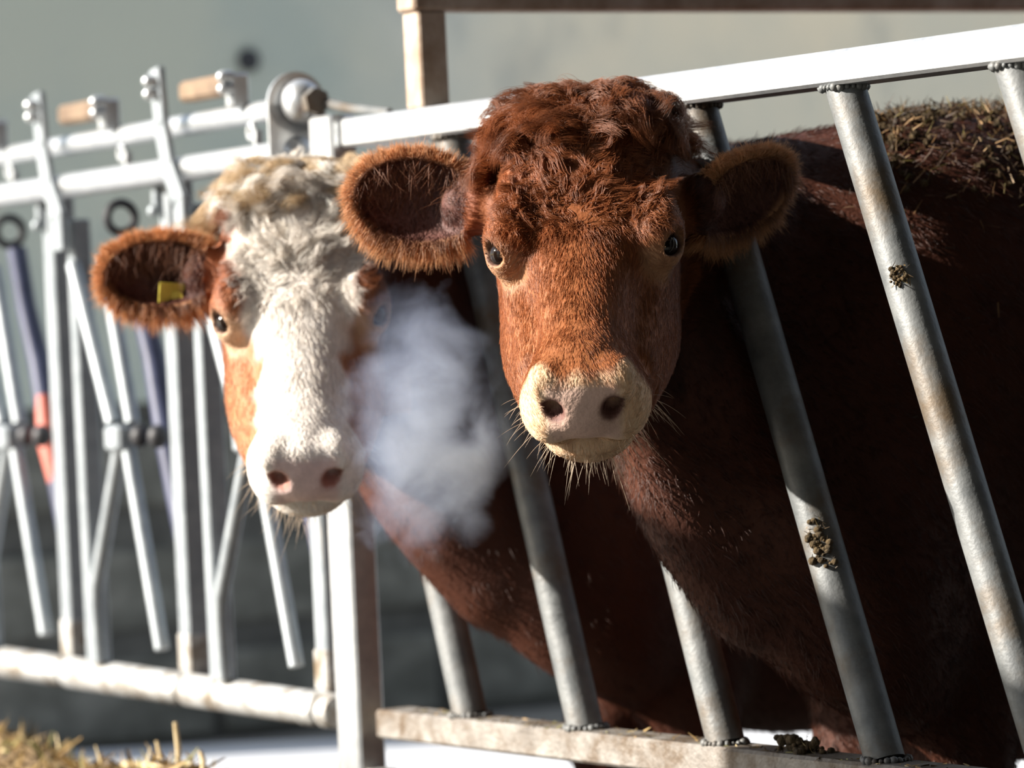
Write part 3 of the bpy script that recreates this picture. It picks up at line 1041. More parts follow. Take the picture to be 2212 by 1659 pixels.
def coat_white(c, p, n):
    """white-faced cow: white blaze and muzzle, red-brown cheeks and ears, shade painted on neck and body"""
    q = c.loc(p)
    m = np.stack([np.abs(q[:, 0]), q[:, 1], q[:, 2]], 1)
    base = np.array([0.24, 0.075, 0.028])
    col = np.tile(base, (len(p), 1))
    cheek = np.array([0.42, 0.19, 0.085])
    body_shade = smooth01((p - c.G) @ B1, -0.30, -0.10)[:, None]
    col = col * (1 - body_shade) + np.array([0.058, 0.017, 0.008]) * body_shade  # near-black neck and chest: shade painted into the coat
    k = (smooth01(q[:, 1], 0.15, 0.3) * (q[:, 1] > 0) * (m[:, 0] < 0.14) * (q[:, 2] > -0.2))[:, None]
    col = col * (1 - k) + cheek * k
    white = np.array([0.78, 0.73, 0.67])
    wv = 0.006 * np.sin(q[:, 1] * 60 + 1) + 0.004 * np.sin(q[:, 1] * 140 + q[:, 0] * 60)
    bw = np.interp(q[:, 1], [-0.06, 0.0, 0.08, 0.16, 0.22, 0.28, 0.34, 0.38, 0.40, 0.5], [0.06, 0.075, 0.088, 0.084, 0.070, 0.058, 0.058, 0.07, 0.2, 0.2]) + wv
    k = smooth01(bw - m[:, 0], -0.006, 0.008) * (q[:, 2] > -0.105 - 0.2 * (q[:, 1] > 0.36)) * (q[:, 1] > -0.06)
    col = col * (1 - k[:, None]) + white * k[:, None]
    pad = np.array([0.70, 0.53, 0.49])
    k = smooth01(-np.abs(q[:, 1] - 0.478), -0.028, -0.018) * smooth01(0.045 - m[:, 0], -0.004, 0.010) * smooth01(q[:, 2], -0.096, -0.080) * smooth01(-q[:, 2], 0.004, 0.016)
    col = col * (1 - k[:, None]) + pad * k[:, None]
    dn = np.linalg.norm((m - [0.0345, 0.472, -0.040]) / [0.017, 0.028, 0.019], axis=1)
    k = smooth01(-dn, -1.05, -0.75)
    col = col * (1 - k[:, None]) + np.array([0.36, 0.16, 0.12]) * k[:, None]
    de = np.linalg.norm((m - EYE_C - [0.004, 0.016, 0.0]) / [0.036, 0.046, 0.040], axis=1)
    k = smooth01(-de, -1.0, -0.70) * 0.8 * (m[:, 0] > bw)
    col = col * (1 - k[:, None]) + np.array([0.60, 0.42, 0.28]) * k[:, None]
    dl = np.linalg.norm((m - EYE_C - EYE_G * 0.015) / 0.020, axis=1)
    k = smooth01(-dl, -1.0, -0.8)
    col = col * (1 - k[:, None]) + np.array([0.10, 0.05, 0.035]) * k[:, None]
    on, er, _ = ear_coords(c, p)
    face = np.zeros(len(p))
    for e in c.ears:
        face = np.maximum(face, (n @ e['A'][2] > 0.1) * on)
    k = (face * (er < 0.92))[:, None]
    col = col * (1 - k) + np.array([0.085, 0.030, 0.022]) * k
    k = (on * smooth01(er, 0.84, 1.0))[:, None]
    col = col * (1 - k) + np.array([0.60, 0.29, 0.12]) * k
    return np.clip(col, 0, 1)


def comb(c, p, n):
    """lie of the coat: away from the whorl between the eyes, down the face, back along the body"""
    q = c.loc(p)
    on, er, rim = ear_coords(c, p)
    s = np.sign(q[:, 0]) * smooth01(np.abs(q[:, 0]), 0.0, 0.012)
    up = smooth01(0.190 - q[:, 1] + np.random.default_rng(3).normal(0, 0.016, len(p)), -0.006, 0.006)
    dl = np.stack([s * (0.95 * up + 0.25 * (1 - up)), -0.62 * up + 1.0 * (1 - up), 0 * s], 1)
    dw = dl @ c.R
    body = smooth01((p - c.G) @ B1, -0.12, 0.05)
    inh = ((q[:, 1] > -0.03) & (q[:, 2] > -0.22) & (np.abs(q[:, 0]) < 0.15)).astype(float) * (1 - body)
    dw = dw * inh[:, None] + (1 - inh[:, None]) * (B1 * 0.55 - UP * 0.8)
    dw = np.where(on[:, None], rim, dw)
    dw = dw - n * (dw * n).sum(1)[:, None]
    return dw / (np.linalg.norm(dw, axis=1)[:, None] + 1e-6), on, er, rim, q


def grow(p, n, d, length, lift, k, bend, wav, seed, jit=0.16):
    """strand points from root p along direction d, starting off the skin and lying down"""
    t = np.linspace(0, 1, k)[None, :, None]
    L = length[:, None, None]
    w = wobble(p, 70, seed)[:, None, :] * wav + wobble(p, 260, seed + 1)[:, None, :] * wav * 0.6
    r = np.random.default_rng(seed + 2).normal(size=p.shape)[:, None, :] * jit
    dd = d[:, None, :] + w + r
    nn = n[:, None, :]
    lf = lift[:, None, None]
    return p[:, None, :] + L * (dd * t * (1 - 0.25 * lf) + nn * lf * (t - bend * t * t))


def tapered(n, k, r0):
    t = np.linspace(0, 1, k)[None, :]
    return np.asarray(r0).reshape(-1, 1) * (1 - 0.85 * t ** 1.5) * np.ones((n, 1))


def dress(c, root, coat, n_face, n_ear, n_body, n_lock, vis, seed, fore_len=0.024, lock_tint=None):
    """fur, forelock and whiskers of one cow"""
    fc = c.v[c.f].mean(1)
    fnn = c.n[c.f].mean(1)
    q = c.loc(fc)
    on, er, _ = ear_coords(c, fc)
    facing = smooth01(-(fnn @ FW), -0.75, 0.1)
    mul = 0.15 + 0.85 * facing
    head = ((q[:, 1] > -0.05) & (q[:, 2] > -0.26) & (np.abs(q[:, 0]) < 0.15) & ~on)
    eyed = np.linalg.norm(np.stack([np.abs(q[:, 0]), q[:, 1], q[:, 2]], 1) - EYE_C - EYE_G * 0.014, axis=1)
    pad = (q[:, 1] > 0.462) & (np.abs(q[:, 0]) < 0.046) & (q[:, 2] > -0.10) & (q[:, 2] < 0)
    okf = head & (eyed > 0.0175) & ~pad
    xx, yy = proj_many(fc)
    seen = (xx > -150) & (xx < 2400) & (yy > -100) & (yy < 1800)
    # face
    fore = smooth01(0.205 - q[:, 1], -0.02, 0.03) * smooth01(0.100 - np.abs(q[:, 0]), -0.005, 0.015)
    wt = (okf & seen) * mul * (1 + 0.5 * fore)
    p, n = scatter(c, wt, n_face, seed)
    d, o_, e_, rim, ql = comb(c, p, n)
    fr = smooth01(0.205 - ql[:, 1], -0.02, 0.03) * smooth01(0.100 - np.abs(ql[:, 0]), -0.005, 0.015)
    ey = np.linalg.norm(np.stack([np.abs(ql[:, 0]), ql[:, 1], ql[:, 2]], 1) - EYE_C, axis=1)
    mz = smooth01(ql[:, 1], 0.37, 0.42)
    near = smooth01(ey, 0.020, 0.045)
    L = (0.011 + fore_len * 0.85 * fr) * (1 - 0.45 * mz) * (0.25 + 0.75 * near) * np.random.default_rng(seed + 5).uniform(0.6, 1.25, len(p))
    lift = 0.10 + 0.40 * fr
    wav = 0.07 + 0.55 * fr
    kk = 6
    pts = grow(p, n, d, L, lift, kk, 0.75, wav[:, None, None], seed + 10, 0.09)
    # curl the long forehead hair sideways
    t = np.linspace(0, 1, kk)[None, :, None]
    side = np.cross(n, d)[:, None, :]
    ph = wobble(p, 120, seed + 77)[:, :1, None] * 3
    pts = pts + side * (fr * L)[:, None, None] * 0.16 * (np.sin(t * 7 + ph) - np.sin(ph))
    fi = np.nonzero(fr > 0.3)[0]
    if len(fi):
        rr = np.random.default_rng(seed + 88)
        ci = rr.choice(fi, max(1, len(fi) // 26), replace=False)
        cp_ = p[ci]
        near_ = np.concatenate([((p[ch][:, None, :] - cp_[None]) ** 2).sum(-1).argmin(1) for ch in np.array_split(fi, max(1, len(fi) // 1500))])
        g_ = ci[near_]
        tt = np.linspace(0, 1, kk)[None, :, None] ** 0.9
        k_ = (0.82 * fr[fi])[:, None, None] * tt
        pts[fi] = pts[fi] * (1 - k_) + (pts[g_] + (p[fi] - p[g_])[:, None, :] * 0.12) * k_
        L[fi] = L[g_]
    col = coat(c, p, n) * np.random.default_rng(seed + 6).uniform(0.75, 1.35, (len(p), 1))
    strands('face_fur', pts, tapered(len(p), kk, 0.00027 + 0.00010 * fr), np.clip(col, 0, 1), FUR, root)
    # ears
    wt = (on & seen) * (0.35 + 1.8 * smooth01(er, 0.75, 1.0)) * 1.0
    p, n = scatter(c, wt, n_ear, seed + 20)
    d, o_, e_, rim, ql = comb(c, p, n)
    rm = smooth01(e_, 0.80, 0.98)
    L = (0.007 + 0.009 * rm) * np.random.default_rng(seed + 21).uniform(0.5, 1.3, len(p))
    down = 1.0 + 0.45 * smooth01(-rim[:, 2], 0.1, 0.9)
    d2 = d * 0.6 + rim * 0.7 * rm[:, None] - UP * 0.25
    pts = grow(p, n, d2, L * down, 0.35 + 0 * L, 4, 0.6, 0.25, seed + 22)
    col = coat(c, p, n) * np.random.default_rng(seed + 23).uniform(0.8, 1.35, (len(p), 1))
    strands('ear_fur', pts, tapered(len(p), 4, 0.00030), np.clip(col, 0, 1), FUR, root)
    # long hair inside the ears
    for ei, e in enumerate(c.ears):
        q_ = (fc - e['c']) @ e['A'].T
        up_e = (e['A'] @ UP)
        wt = on * (np.linalg.norm(q_ / e['r'], axis=1) < 1.1) * (fnn @ e['A'][2] > 0.0) * (er < 0.97) * smooth01((q_ @ up_e) + 0.012, 0.0, 0.03)
        if wt.sum() < 5:
            continue
        p, n = scatter(c, wt, 520, seed + 60 + ei)
        rr = np.random.default_rng(seed + 62 + ei)
        L = rr.uniform(0.014, 0.038, len(p))
        d = -UP * 0.8 + e['A'][0] * rr.normal(0.1, 0.35, (len(p), 1)) + rr.normal(size=p.shape) * 0.15
        pts = grow(p, n, d, L, 0.55 + 0 * L, 6, 0.7, 0.2, seed + 64 + ei)
        col = np.array([0.20, 0.085, 0.045]) * rr.uniform(0.6, 1.5, (len(p), 1))
        strands('inner_ear_hair', pts, tapered(len(p), 6, 0.0003), col, FUR, root)
    # neck and body
    wt = (~head & ~on & seen & (fc[:, 2] > 0.3)) * (0.4 + 0.6 * facing) * vis(fc)
    p, n = scatter(c, wt, n_body, seed + 30)
    d, o_, e_, rim, ql = comb(c, p, n)
    L = 0.014 * np.random.default_rng(seed + 31).uniform(0.5, 1.4, len(p))
    pts = grow(p, n, d, L, 0.45 + 0 * L, 4, 0.6, 0.35, seed + 32)
    col = coat(c, p, n) * np.random.default_rng(seed + 33).uniform(0.75, 1.3, (len(p), 1))
    strands('body_fur', pts, tapered(len(p), 4, 0.00045), np.clip(col, 0, 1), FUR, root)
    # forelock: curled locks over the poll
    r = np.random.default_rng(seed + 40)
    wt = (okf & (q[:, 1] < 0.062 - 3.0 * q[:, 0] ** 2) & (q[:, 1] > -0.06) & (q[:, 2] > -0.08) & (np.abs(q[:, 0]) < 0.104)).astype(float)
    gp_, gn = scatter(c, wt, n_lock, seed + 41)
    gq = c.loc(gp_)
    per, kk = 64, 12
    t = np.linspace(0, 1, kk)[None, :]
    gl = r.uniform(0.034, 0.066, n_lock) * c.sc
    sx = np.sign(gq[:, 0] + r.normal(0, 0.03, n_lock))
    d0 = gn * 0.55 + (np.stack([sx * r.uniform(0.1, 0.7, n_lock), r.uniform(-0.25, 0.5, n_lock), 0.10 + 0 * sx], 1) @ c.R)
    d0 /= np.linalg.norm(d0, axis=1)[:, None]
    d1 = np.stack([sx * r.uniform(0.2, 1.0, n_lock), r.uniform(0.1, 1.0, n_lock), -0.15 + r.normal(0, 0.25, n_lock)], 1) @ c.R
    d1 /= np.linalg.norm(d1, axis=1)[:, None]
    path = gp_[:, None, :] + gl[:, None, None] * (d0[:, None, :] * (t - 0.62 * t * t)[:, :, None] * 0.85 + d1[:, None, :] * (t ** 2)[:, :, None] * 0.75)
    a1 = np.cross(d0, d1)
    a1 /= np.linalg.norm(a1, axis=1)[:, None] + 1e-9
    a2 = np.cross(a1, d1)
    om, ph = r.uniform(5, 10, n_lock)[:, None], r.uniform(0, 6.28, n_lock)[:, None]
    amp = (r.uniform(0.004, 0.010, n_lock)[:, None] * smooth01(t, 0.1, 0.7))[:, :, None]
    path = path + amp * (np.sin(t * om + ph)[:, :, None] * a1[:, None, :] + np.cos(t * om + ph)[:, :, None] * a2[:, None, :])
    offs = r.normal(size=(n_lock, per, 3))
    offs -= gn[:, None, :] * (offs * gn[:, None, :]).sum(-1, keepdims=True)
    spread = (0.0066 * (1 - 0.45 * t))[:, None, :, None]
    pts = path[:, None] + offs[:, :, None, :] * spread + r.normal(size=(n_lock, per, 1, 3)) * 0.0028 * t[:, None, :, None]
    pts = pts.reshape(-1, kk, 3)
    # keep the locks above the hide
    flat = pts.reshape(-1, 3)
    dd = c.sdf(flat)
    low = dd < 0.003
    g = grad(c.sdf, flat[low])
    g /= np.linalg.norm(g, axis=1)[:, None] + 1e-9
    flat[low] += g * (0.003 - dd[low])[:, None]
    pts = flat.reshape(-1, kk, 3)
    col = np.repeat(coat(c, gp_, gn) * r.uniform(0.7, 1.3, (n_lock, 1)), per, 0) * r.uniform(0.8, 1.25, (n_lock * per, 1))
    if lock_tint is not None:
        k = np.repeat(r.random(n_lock) < lock_tint[1], per)[:, None]
        col = np.where(k, np.array(lock_tint[0]) * r.uniform(0.8, 1.2, (n_lock * per, 1)), col)
    strands('forelock', pts, tapered(len(pts), kk, 0.00034), np.clip(col, 0, 1), FUR, root)
    # whiskers and chin hair
    wt = ((q[:, 1] > 0.36) & (q[:, 2] < -0.055) & ~pad & head).astype(float) * (0.15 + smooth01(-q[:, 2], 0.07, 0.13))
    p, n = scatter(c, wt, 260, seed + 50)
    L = r.uniform(0.010, 0.034, len(p)) * np.where(r.random(len(p)) < 0.35, 1.3, 0.8)
    dn = n * 0.9 + r.normal(size=p.shape) * 0.22 - UP * 0.25
    t3 = np.linspace(0, 1, 5)[None, :, None]
    pts = p[:, None, :] + L[:, None, None] * (dn[:, None, :] * t3 - UP * 0.25 * t3 ** 2)
    col = np.tile(np.array([0.70, 0.55, 0.40]), (len(p), 1)) * r.uniform(0.7, 1.2, (len(p), 1))
    strands('whiskers', pts, tapered(len(p), 5, 0.00028), np.clip(col, 0, 1), FUR, root)
    # lashes
    mk_ = []
    for sg in (-1, 1):
        for k in range(46):
            a = math.radians(200 + 140 * k / 45.0)
            ea0 = unit(np.cross(EYE_G, [0.25, 0.15, 1.0]))
            ea1 = unit(np.cross(EYE_G, ea0))
            b = EYE_C + EYE_G * 0.019 + ea0 * 0.0165 * math.cos(a) + ea1 * 0.0125 * math.sin(a)
            o_ = EYE_G * 0.8 + ea1 * math.sin(a) * 0.5 + ea0 * math.cos(a) * 0.4
            l = r.uniform(0.008, 0.014)
            tt = np.linspace(0, 1, 4)[:, None]
            s_ = b + l * (o_ * tt + np.array([0, 0.1, 0.1]) * tt ** 2)
            s_[:, 0] *= sg
            mk_.append(c.wld(s_))
    strands('eyelashes', np.array(mk_), tapered(len(mk_), 4, 0.0003), np.tile([0.30, 0.17, 0.09], (len(mk_), 1)), FUR, root)


def proj_many(p):
    q = p - CP
    z = np.maximum(q @ FW, 0.1)
    return 1106 + F * (q @ CR) / z, 829.5 - F * (q @ CU) / z


def add_eyes(c, root):
    for sg in (-1, 1):
        e = c.wld(EYE_C * [sg, 1, 1])
        mb = MB().ball(e, EYE_R * c.sc, 28, 18)
        # cornea
        mb.ball(c.wld((EYE_C + EYE_G * 0.0065) * [sg, 1, 1]), EYE_R * 0.80 * c.sc, 24, 16)
        obj('eye', mb, EYEM, root, smooth='all')



# ------------------------------------------------------------------ the red cow
red = make_cow(dict(
    eyes=(1262, 541), depth=4.93, pitch=42, yaw=-4.0, roll=0.5, scale=1.0,
    gap=fp(0.02, 0)[:2],
    ears=[dict(px=(905, 432), depth=5.10, axis=(-0.95, 0.20, 0.16), open=(-0.16, -0.95, -0.12), r=(0.086, 0.056, 0.036), base=(-0.098, 0.055, -0.095)),
          dict(px=(1598, 418), depth=5.06, axis=(0.72, 0.55, 0.20), open=(0.30, -0.80, -0.52), r=(0.082, 0.056, 0.038), base=(0.098, 0.055, -0.095))]))
red.ext = ((-0.25, 2.2), (4.4, 6.6))
build_mesh(red, 0.0042, ((-0.16, 0.34), (4.58, 5.16), (0.78, 1.26)))
print('red cow mesh', len(red.v), '%.1f s' % (time.time() - T0))
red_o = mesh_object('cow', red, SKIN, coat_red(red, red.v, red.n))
tag(red_o, 'red-brown cow with curly forelock and cream muzzle looking straight out of the barrier', 'cow')
add_eyes(red, red_o)
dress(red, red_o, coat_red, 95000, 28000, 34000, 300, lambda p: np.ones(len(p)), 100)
print('red cow fur %.1f s' % (time.time() - T0))

# ------------------------------------------------------------------ the white-faced cow
wht = make_cow(dict(
    eyes=(650, 688), depth=5.50, pitch=49, yaw=1.5, roll=0.0, scale=1.0,
    gap=fp(0.64, 0)[:2],
    ears=[dict(px=(352, 590), depth=5.58, axis=(-0.97, 0.16, 0.03), open=(-0.10, -0.97, -0.12), r=(0.084, 0.048, 0.034), base=(-0.098, 0.06, -0.095)),
          dict(px=(900, 560), depth=5.72, axis=(0.70, 0.66, 0.10), open=(0.45, -0.80, -0.3), r=(0.080, 0.050, 0.032), base=(0.098, 0.06, -0.095))]))
wht.ext = ((-0.62, 1.9), (5.0, 7.1))
build_mesh(wht, 0.0050, ((-0.56, -0.02), (5.16, 5.72), (0.66, 1.20)))
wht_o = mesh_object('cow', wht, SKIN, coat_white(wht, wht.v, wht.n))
tag(wht_o, 'brown cow with a white face and yellow ear tag, half veiled by breath steam', 'cow')
add_eyes(wht, wht_o)
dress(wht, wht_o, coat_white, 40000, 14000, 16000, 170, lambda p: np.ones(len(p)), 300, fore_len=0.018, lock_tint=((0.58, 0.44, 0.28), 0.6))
# yellow ear tag
E0 = wht.ears[0]
tA = E0['A']
tc_ = P(384, 640, 5.59)
tx = unit(tA[0] * 0.9 + tA[2] * 0.35 + UP * 0.1)
ty = unit(np.cross(tA[2], tx))
mb = MB().box(tc_, tx, ty, np.cross(tx, ty), 0.026, 0.018, 0.0015, 0.001)
et = obj('ear_tag', mb, TAGY, wht_o)
et['label'] = 'yellow plastic ear tag'
obj('tag_button', MB().tube([tc_ + tA[2] * -0.004 + tA[1] * 0.0, tc_ + tA[2] * 0.005], 0.008, 14), TAGY, et, smooth=True)
print('cows done %.1f s' % (time.time() - T0))
# ------------------------------------------------------------------ loose straw, dung, feed
def blades(pos, direc, length, width, colour, mat, name, lift_n=None):
    """thin bent blades as one mesh; colour per blade"""
    n = len(pos)
    r = np.random.default_rng(5 + n)
    d = direc / (np.linalg.norm(direc, axis=1)[:, None] + 1e-9)
    s = np.cross(d, r.normal(size=(n, 3)))
    s /= np.linalg.norm(s, axis=1)[:, None] + 1e-9
    b = np.cross(s, d)
    t = np.array([0, 0.5, 1.0])
    wd = np.array([1.0, 0.9, 0.35])
    v = np.zeros((n, 3, 2, 3))
    bend = r.normal(0, 0.12, n)
    for i in range(3):
        mid = pos + d * (length * t[i])[:, None] + b * (length * bend * t[i] ** 2)[:, None]
        for j, sg in enumerate((-1, 1)):
            v[:, i, j] = mid + sg * s * (width * wd[i])[:, None]
    v = v.reshape(-1, 3)
    base = np.arange(n)[:, None] * 6
    q = np.concatenate([base + np.array([0, 1, 3, 2]), base + np.array([2, 3, 5, 4])])
    me = bpy.data.meshes.new(name)
    org = pos.mean(0)
    me.from_pydata([], [], [])
    me.vertices.add(len(v))
    me.vertices.foreach_set('co', (v - org).astype(np.float32).ravel())
    me.loops.add(len(q) * 4)
    me.loops.foreach_set('vertex_index', q.astype(np.int32).ravel())
    me.polygons.add(len(q))
    me.polygons.foreach_set('loop_start', np.arange(0, len(q) * 4, 4, dtype=np.int32))
    me.polygons.foreach_set('loop_total', np.full(len(q), 4, np.int32))
    me.update(calc_edges=True)
    at = me.attributes.new('coat', 'FLOAT_COLOR', 'POINT')
    c6 = np.repeat(np.concatenate([colour, np.ones((n, 1))], 1), 6, 0)
    at.data.foreach_set('color', c6.astype(np.float32).ravel())
    me.materials.append(mat)
    o = bpy.data.objects.new(name, me)
    COL.objects.link(o)
    o.location = tuple(org)
    return o


def straw_colour(n, r, dark=0.3):
    pal = np.array([[0.48, 0.34, 0.15], [0.36, 0.23, 0.09], [0.58, 0.46, 0.25], [0.22, 0.14, 0.055], [0.26, 0.24, 0.08]])
    c = pal[r.integers(0, 5, n)] * r.uniform(0.6, 1.25, (n, 1))
    k = r.random((n, 1)) < dark
    return np.where(k, np.array([0.07, 0.045, 0.02]) * r.uniform(0.6, 1.3, (n, 1)), c)


# straw and dried dung matted on the back of the red cow
r = np.random.default_rng(11)
fc = red.v[red.f].mean(1)
fx, fy = proj_many(fc)
patch = smooth01(fx, 1800, 1960) * (fx < 2700) * (0.006 + smooth01(-fy, -520, -260)) * ((fc - red.G) @ B1 > 0.15) * (fc[:, 2] > 0.8)
blot = 0.5 + 0.5 * wobble(fc, 45, 4)[:, 0]
p, n = scatter(red, patch * np.clip(blot, 0.08, 1), 7000, 12)
d = r.normal(size=p.shape)
d = d - n * (d * n).sum(1)[:, None] * r.uniform(0.2, 0.9, (len(p), 1))
d /= np.linalg.norm(d, axis=1)[:, None]
d = d + n * r.uniform(0.05, 0.9, (len(p), 1))
o = blades(p + n * r.uniform(0.0, 0.016, (len(p), 1)), d, r.uniform(0.006, 0.024, len(p)), r.uniform(0.0004, 0.0012, len(p)), straw_colour(len(p), r, 0.6) * np.array([0.66, 0.56, 0.56]), STRAWM, 'back_litter')
tag(o, 'chopped straw and dried dung matted on the back of the red-brown cow', 'straw', kind='stuff')
p, n = scatter(red, patch * np.clip(blot - 0.25, 0.0, 1) * (fy < 420), 900, 13)
mb = MB()
for a, b in zip(p, n):
    mb.ball(a + b * r.uniform(0.0, 0.008), r.uniform(0.003, 0.008, 3), 5, 3)
o2 = obj('dung_crumbs', mb, DUNGM, o)
o2['kind'] = 'stuff'


# silage heap in the feed alley
def heap_h(u, out):
    a = smooth01(u, -0.58, -0.10) * (1 - smooth01(u, 1.9, 2.5)) * np.exp(-((out - 0.27) / 0.22) ** 2)
    bump = 0.5 + 0.25 * np.sin(u * 9 + out * 5) + 0.15 * np.sin(u * 23 - out * 17) + 0.1 * np.sin(u * 41 + 2)
    return 0.325 * a * (0.86 + 0.18 * bump)


us = np.linspace(-0.65, 2.6, 190)
os_ = np.linspace(0.09, 0.85, 60)
mb = MB()
vv, ff = [], []
for i, u in enumerate(us):
    for j, q in enumerate(os_):
        h = float(heap_h(np.float64(u), q)) + 0.010 * math.sin(u * 120 + q * 60) * math.sin(q * 140)  + r.uniform(-0.004, 0.004)
        vv.append(gp(u, max(0.021, 0.02 + h), q))
for i in range(len(us) - 1):
    for j in range(len(os_) - 1):
        a = i * len(os_) + j
        ff.append((a, a + 1, a + len(os_) + 1, a + len(os_)))
mb.add(vv, ff)
hb = gp(0.8, 0.02, 0.27)
heap = obj('silage_heap', mb, FEEDM, loc=hb)
tag(heap, 'heap of brown silage and chopped straw lying below the headlock gate', 'feed heap', kind='stuff')
n_ = 9000
uu, oo = r.uniform(-0.55, 1.6, n_), r.uniform(0.05, 0.7, n_)
hh = heap_h(uu, oo)
k = hh > 0.05
uu, oo, hh = uu[k], oo[k], hh[k]
pp = np.array([gp(a, 0.02 + c_, b) for a, b, c_ in zip(uu, oo, hh)])
dd = r.normal(size=pp.shape) * [1, 1, 0.5] + [0, 0, 0.35]
o = blades(pp, dd, r.uniform(0.012, 0.05, len(pp)), r.uniform(0.0012, 0.0042, len(pp)), straw_colour(len(pp), r, 0.15), STRAWM, 'chopped_straw')
o.parent = heap
o.location = tuple(np.array(o.location) - hb)
o['kind'] = 'stuff'
PALE = surface('pale_stalk', [(0.3, (0.42, 0.30, 0.13)), (0.7, (0.66, 0.54, 0.33))], 60, rough=0.6)


def on_gate(px, py, out):
    """point over the heap: pixel ray met with the upright plane that stands `out` in front of the gate"""
    dr = FW + (px - 1106) / F * CR - (py - 829.5) / F * CU
    t = ((gp(0, 0, out) - CP) @ N2) / (dr @ N2)
    return CP + t * dr


for lab, pa, pb_, rad in (('tall tan straw stalk standing upright in the silage heap', (383, 1662), (378, 1560), 0.0042),
                          ('thick pale stalk lying across the silage heap', (268, 1622), (385, 1668), 0.0055),
                          ('short tan straw stub beside the tall upright stalk', (437, 1662), (432, 1622), 0.004),
                          ('thin pinkish stalk rising beside the thick pale stalk', (345, 1660), (338, 1600), 0.003)):
    a, b = on_gate(*pa, 0.26), on_gate(*pb_, 0.26)
    a = a - UP * 0.02 if a[2] > b[2] - 0.02 else a + (a - b) * 0.25
    m_ = (a + b) / 2 + np.array([0.003, 0, 0.002])
    so = obj('straw_stalk', MB().tube([a, m_, b], [rad, rad, rad * 0.7], 8), PALE, smooth=True)
    tag(so, lab, 'straw', 'stalks in the silage heap')


# dung clod on the bottom rail and smears on the bars
def clod(name, c, ax, size, n, label, seed, mat=DUNGM, grp=None):
    q = np.random.default_rng(seed)
    e = empty(name, c, label, 'dung', grp)
    m = MB()
    for _ in range(n):
        a = q.normal(size=3) * 0.45
        a = np.clip(a, -0.95, 0.95)
        m.ball(c + ax[0] * a[0] * size[0] + ax[1] * a[1] * size[1] + ax[2] * abs(a[2]) * size[2], q.uniform(0.9, 1.3, 3) * q.uniform(0.10, 0.26) * math.sqrt(size[0] * size[1]) * np.array([1, 1, 0.8]), 6, 4)
    tag(obj('lump', m, mat, e, smooth='all'), kind='stuff')
    k = int(n * 1.3)
    a = np.clip(q.normal(size=(k, 3)) * 0.5, -1, 1)
    pos = c + a[:, :1] * size[0] * ax[0] + a[:, 1:2] * size[1] * ax[1] + np.abs(a[:, 2:]) * size[2] * 1.1 * ax[2]
    dr = q.normal(size=(k, 3)) + 0.4 * ax[2]
    o = blades(pos, dr, q.uniform(0.004, 0.012, k), q.uniform(0.0003, 0.0008, k), straw_colour(k, q, 0.78), STRAWM, 'straw_bits')
    o.parent = e
    o.location = tuple(np.array(o.location) - c)
    o['kind'] = 'stuff'


clod('dung_clod', fp(-0.165, RB + 0.0215, -0.02), (D1, N1, UP), (0.045, 0.02, 0.016), 70, 'dark straw-flecked dung clod lying on the bottom rail', 21)
for ut, ub, z, lab, sd_, sz in ((-0.316, -0.652, 0.985, 'small crusty dung patch stuck on a slanted bar before the cow flank', 22, (0.017, 0.011, 0.003)),
                                (-0.002, -0.335, 0.672, 'long dung smear stuck on the slanted bar below the red cow ear', 23, (0.036, 0.014, 0.003))):
    f_ = (zt - z) / (zt - zb)
    c_ = fp(ut + (ub - ut) * f_, z, -0.02)
    dbar = unit(fp(ub, zb) - fp(ut, zt))
    vv_ = unit(-FW * 0.9 - CR * 0.25)
    nn_ = unit(vv_ - dbar * (vv_ @ dbar))
    clod('dung_patch', c_ + nn_ * 0.0235, (dbar, np.cross(nn_, dbar), nn_), sz, 40, lab, sd_, grp='dung stuck on the slanted bars')
k = 240
uu = r.uniform(-0.6, 0.8, k)
pos = np.array([fp(u, RB + 0.0212, r.uniform(-0.045, 0.008)) for u in uu])
o = blades(pos, r.normal(size=(k, 3)) * [1, 1, 0.25], r.uniform(0.004, 0.016, k), r.uniform(0.0005, 0.0014, k), straw_colour(k, r, 0.4), STRAWM, 'rail_litter')
tag(o, 'scattered straw crumbs along the bottom rail of the feed barrier', 'straw', kind='stuff')

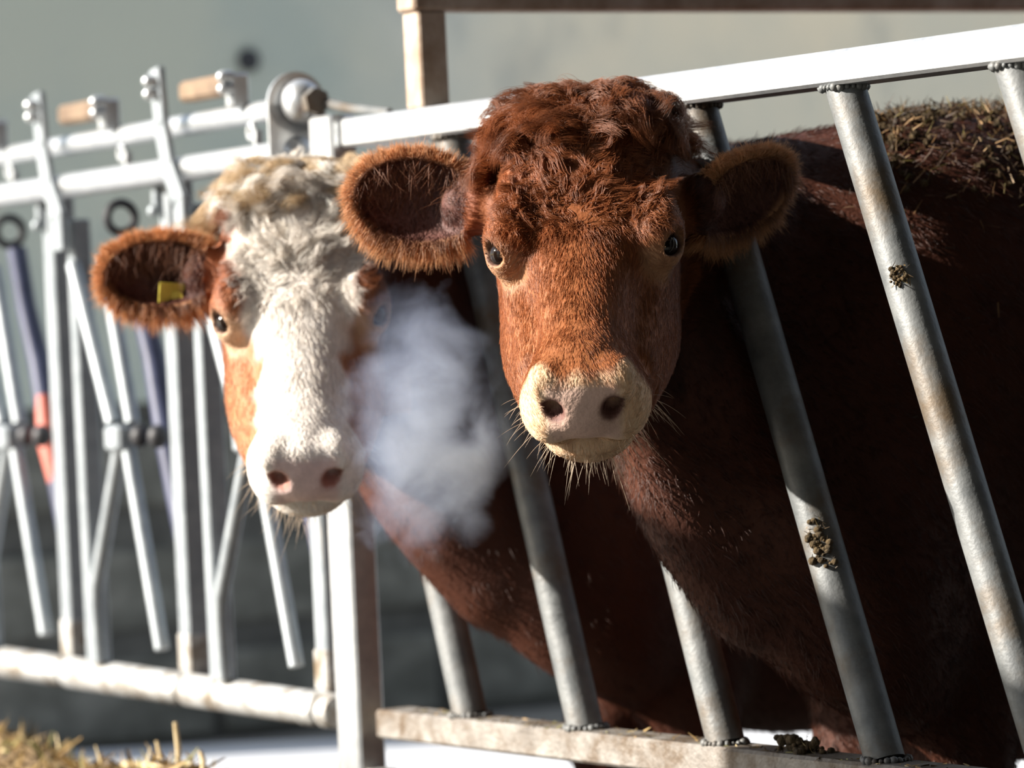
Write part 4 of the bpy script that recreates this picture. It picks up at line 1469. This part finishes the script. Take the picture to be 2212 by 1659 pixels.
# ------------------------------------------------------------------ breath steam
sm = bpy.data.materials.new('breath_steam')
sm.use_nodes = True
t = sm.node_tree
t.nodes.clear()
out = t.nodes.new('ShaderNodeOutputMaterial')
pv = t.nodes.new('ShaderNodeVolumeScatter')
pv.inputs['Color'].default_value = (0.58, 0.69, 0.95, 1)
pv.inputs['Anisotropy'].default_value = 0.0
tc = nd(t, 'ShaderNodeTexCoord')
ln = nd(t, 'ShaderNodeVectorMath', operation='LENGTH')
t.links.new(tc.outputs['Object'], ln.inputs[0])
n1 = nd(t, 'ShaderNodeTexNoise', Scale=2.3, Detail=5.0, Roughness=0.58, Distortion=0.5)
mp = nd(t, 'ShaderNodeMapping')
mp.inputs['Scale'].default_value = (0.9, 0.9, 1.7)
mp.inputs['Location'].default_value = (0.3, 0.1, 0.55)
t.links.new(tc.outputs['Object'], mp.inputs[0])
t.links.new(mp.outputs[0], n1.inputs['Vector'])
# density: noise minus distance from the middle
fall = nd(t, 'ShaderNodeMapRange')
fall.inputs[1].default_value = 0.45
fall.inputs[2].default_value = 1.0
fall.inputs[3].default_value = 0.0
fall.inputs[4].default_value = 0.62
t.links.new(ln.outputs['Value'], fall.inputs[0])
sub = nd(t, 'ShaderNodeMath', operation='SUBTRACT')
t.links.new(n1.outputs[0], sub.inputs[0])
t.links.new(fall.outputs[0], sub.inputs[1])
sepz = nd(t, 'ShaderNodeSeparateXYZ')
t.links.new(tc.outputs['Object'], sepz.inputs[0])
lowm = nd(t, 'ShaderNodeMapRange')               # breath is thicker low down, near where it left the nose
lowm.inputs[1].default_value = 0.9
lowm.inputs[2].default_value = -0.5
lowm.inputs[3].default_value = 0.25
lowm.inputs[4].default_value = 1.0
t.links.new(sepz.outputs[2], lowm.inputs[0])
dn = nd(t, 'ShaderNodeMapRange')
dn.inputs[1].default_value = 0.32
dn.inputs[2].default_value = 0.66
dn.inputs[3].default_value = 0.0
dn.inputs[4].default_value = 16.0
t.links.new(sub.outputs[0], dn.inputs[0])
ml = nd(t, 'ShaderNodeMath', operation='MULTIPLY')
t.links.new(dn.outputs[0], ml.inputs[0])
t.links.new(lowm.outputs[0], ml.inputs[1])
t.links.new(ml.outputs[0], pv.inputs['Density'])
t.links.new(pv.outputs[0], out.inputs['Volume'])
sc_ = P(915, 905, 5.16)
mb = MB().ball((0, 0, 0), 1.0, 32, 20)
st = obj('breath_steam', mb, sm, smooth='all')
st.location = tuple(sc_)
st.scale = (0.160, 0.10, 0.270)
tag(st, 'pale bluish cloud of breath steam hanging between the two cows', 'steam', kind='stuff')
print('scene built in %.1f s' % (time.time() - T0))
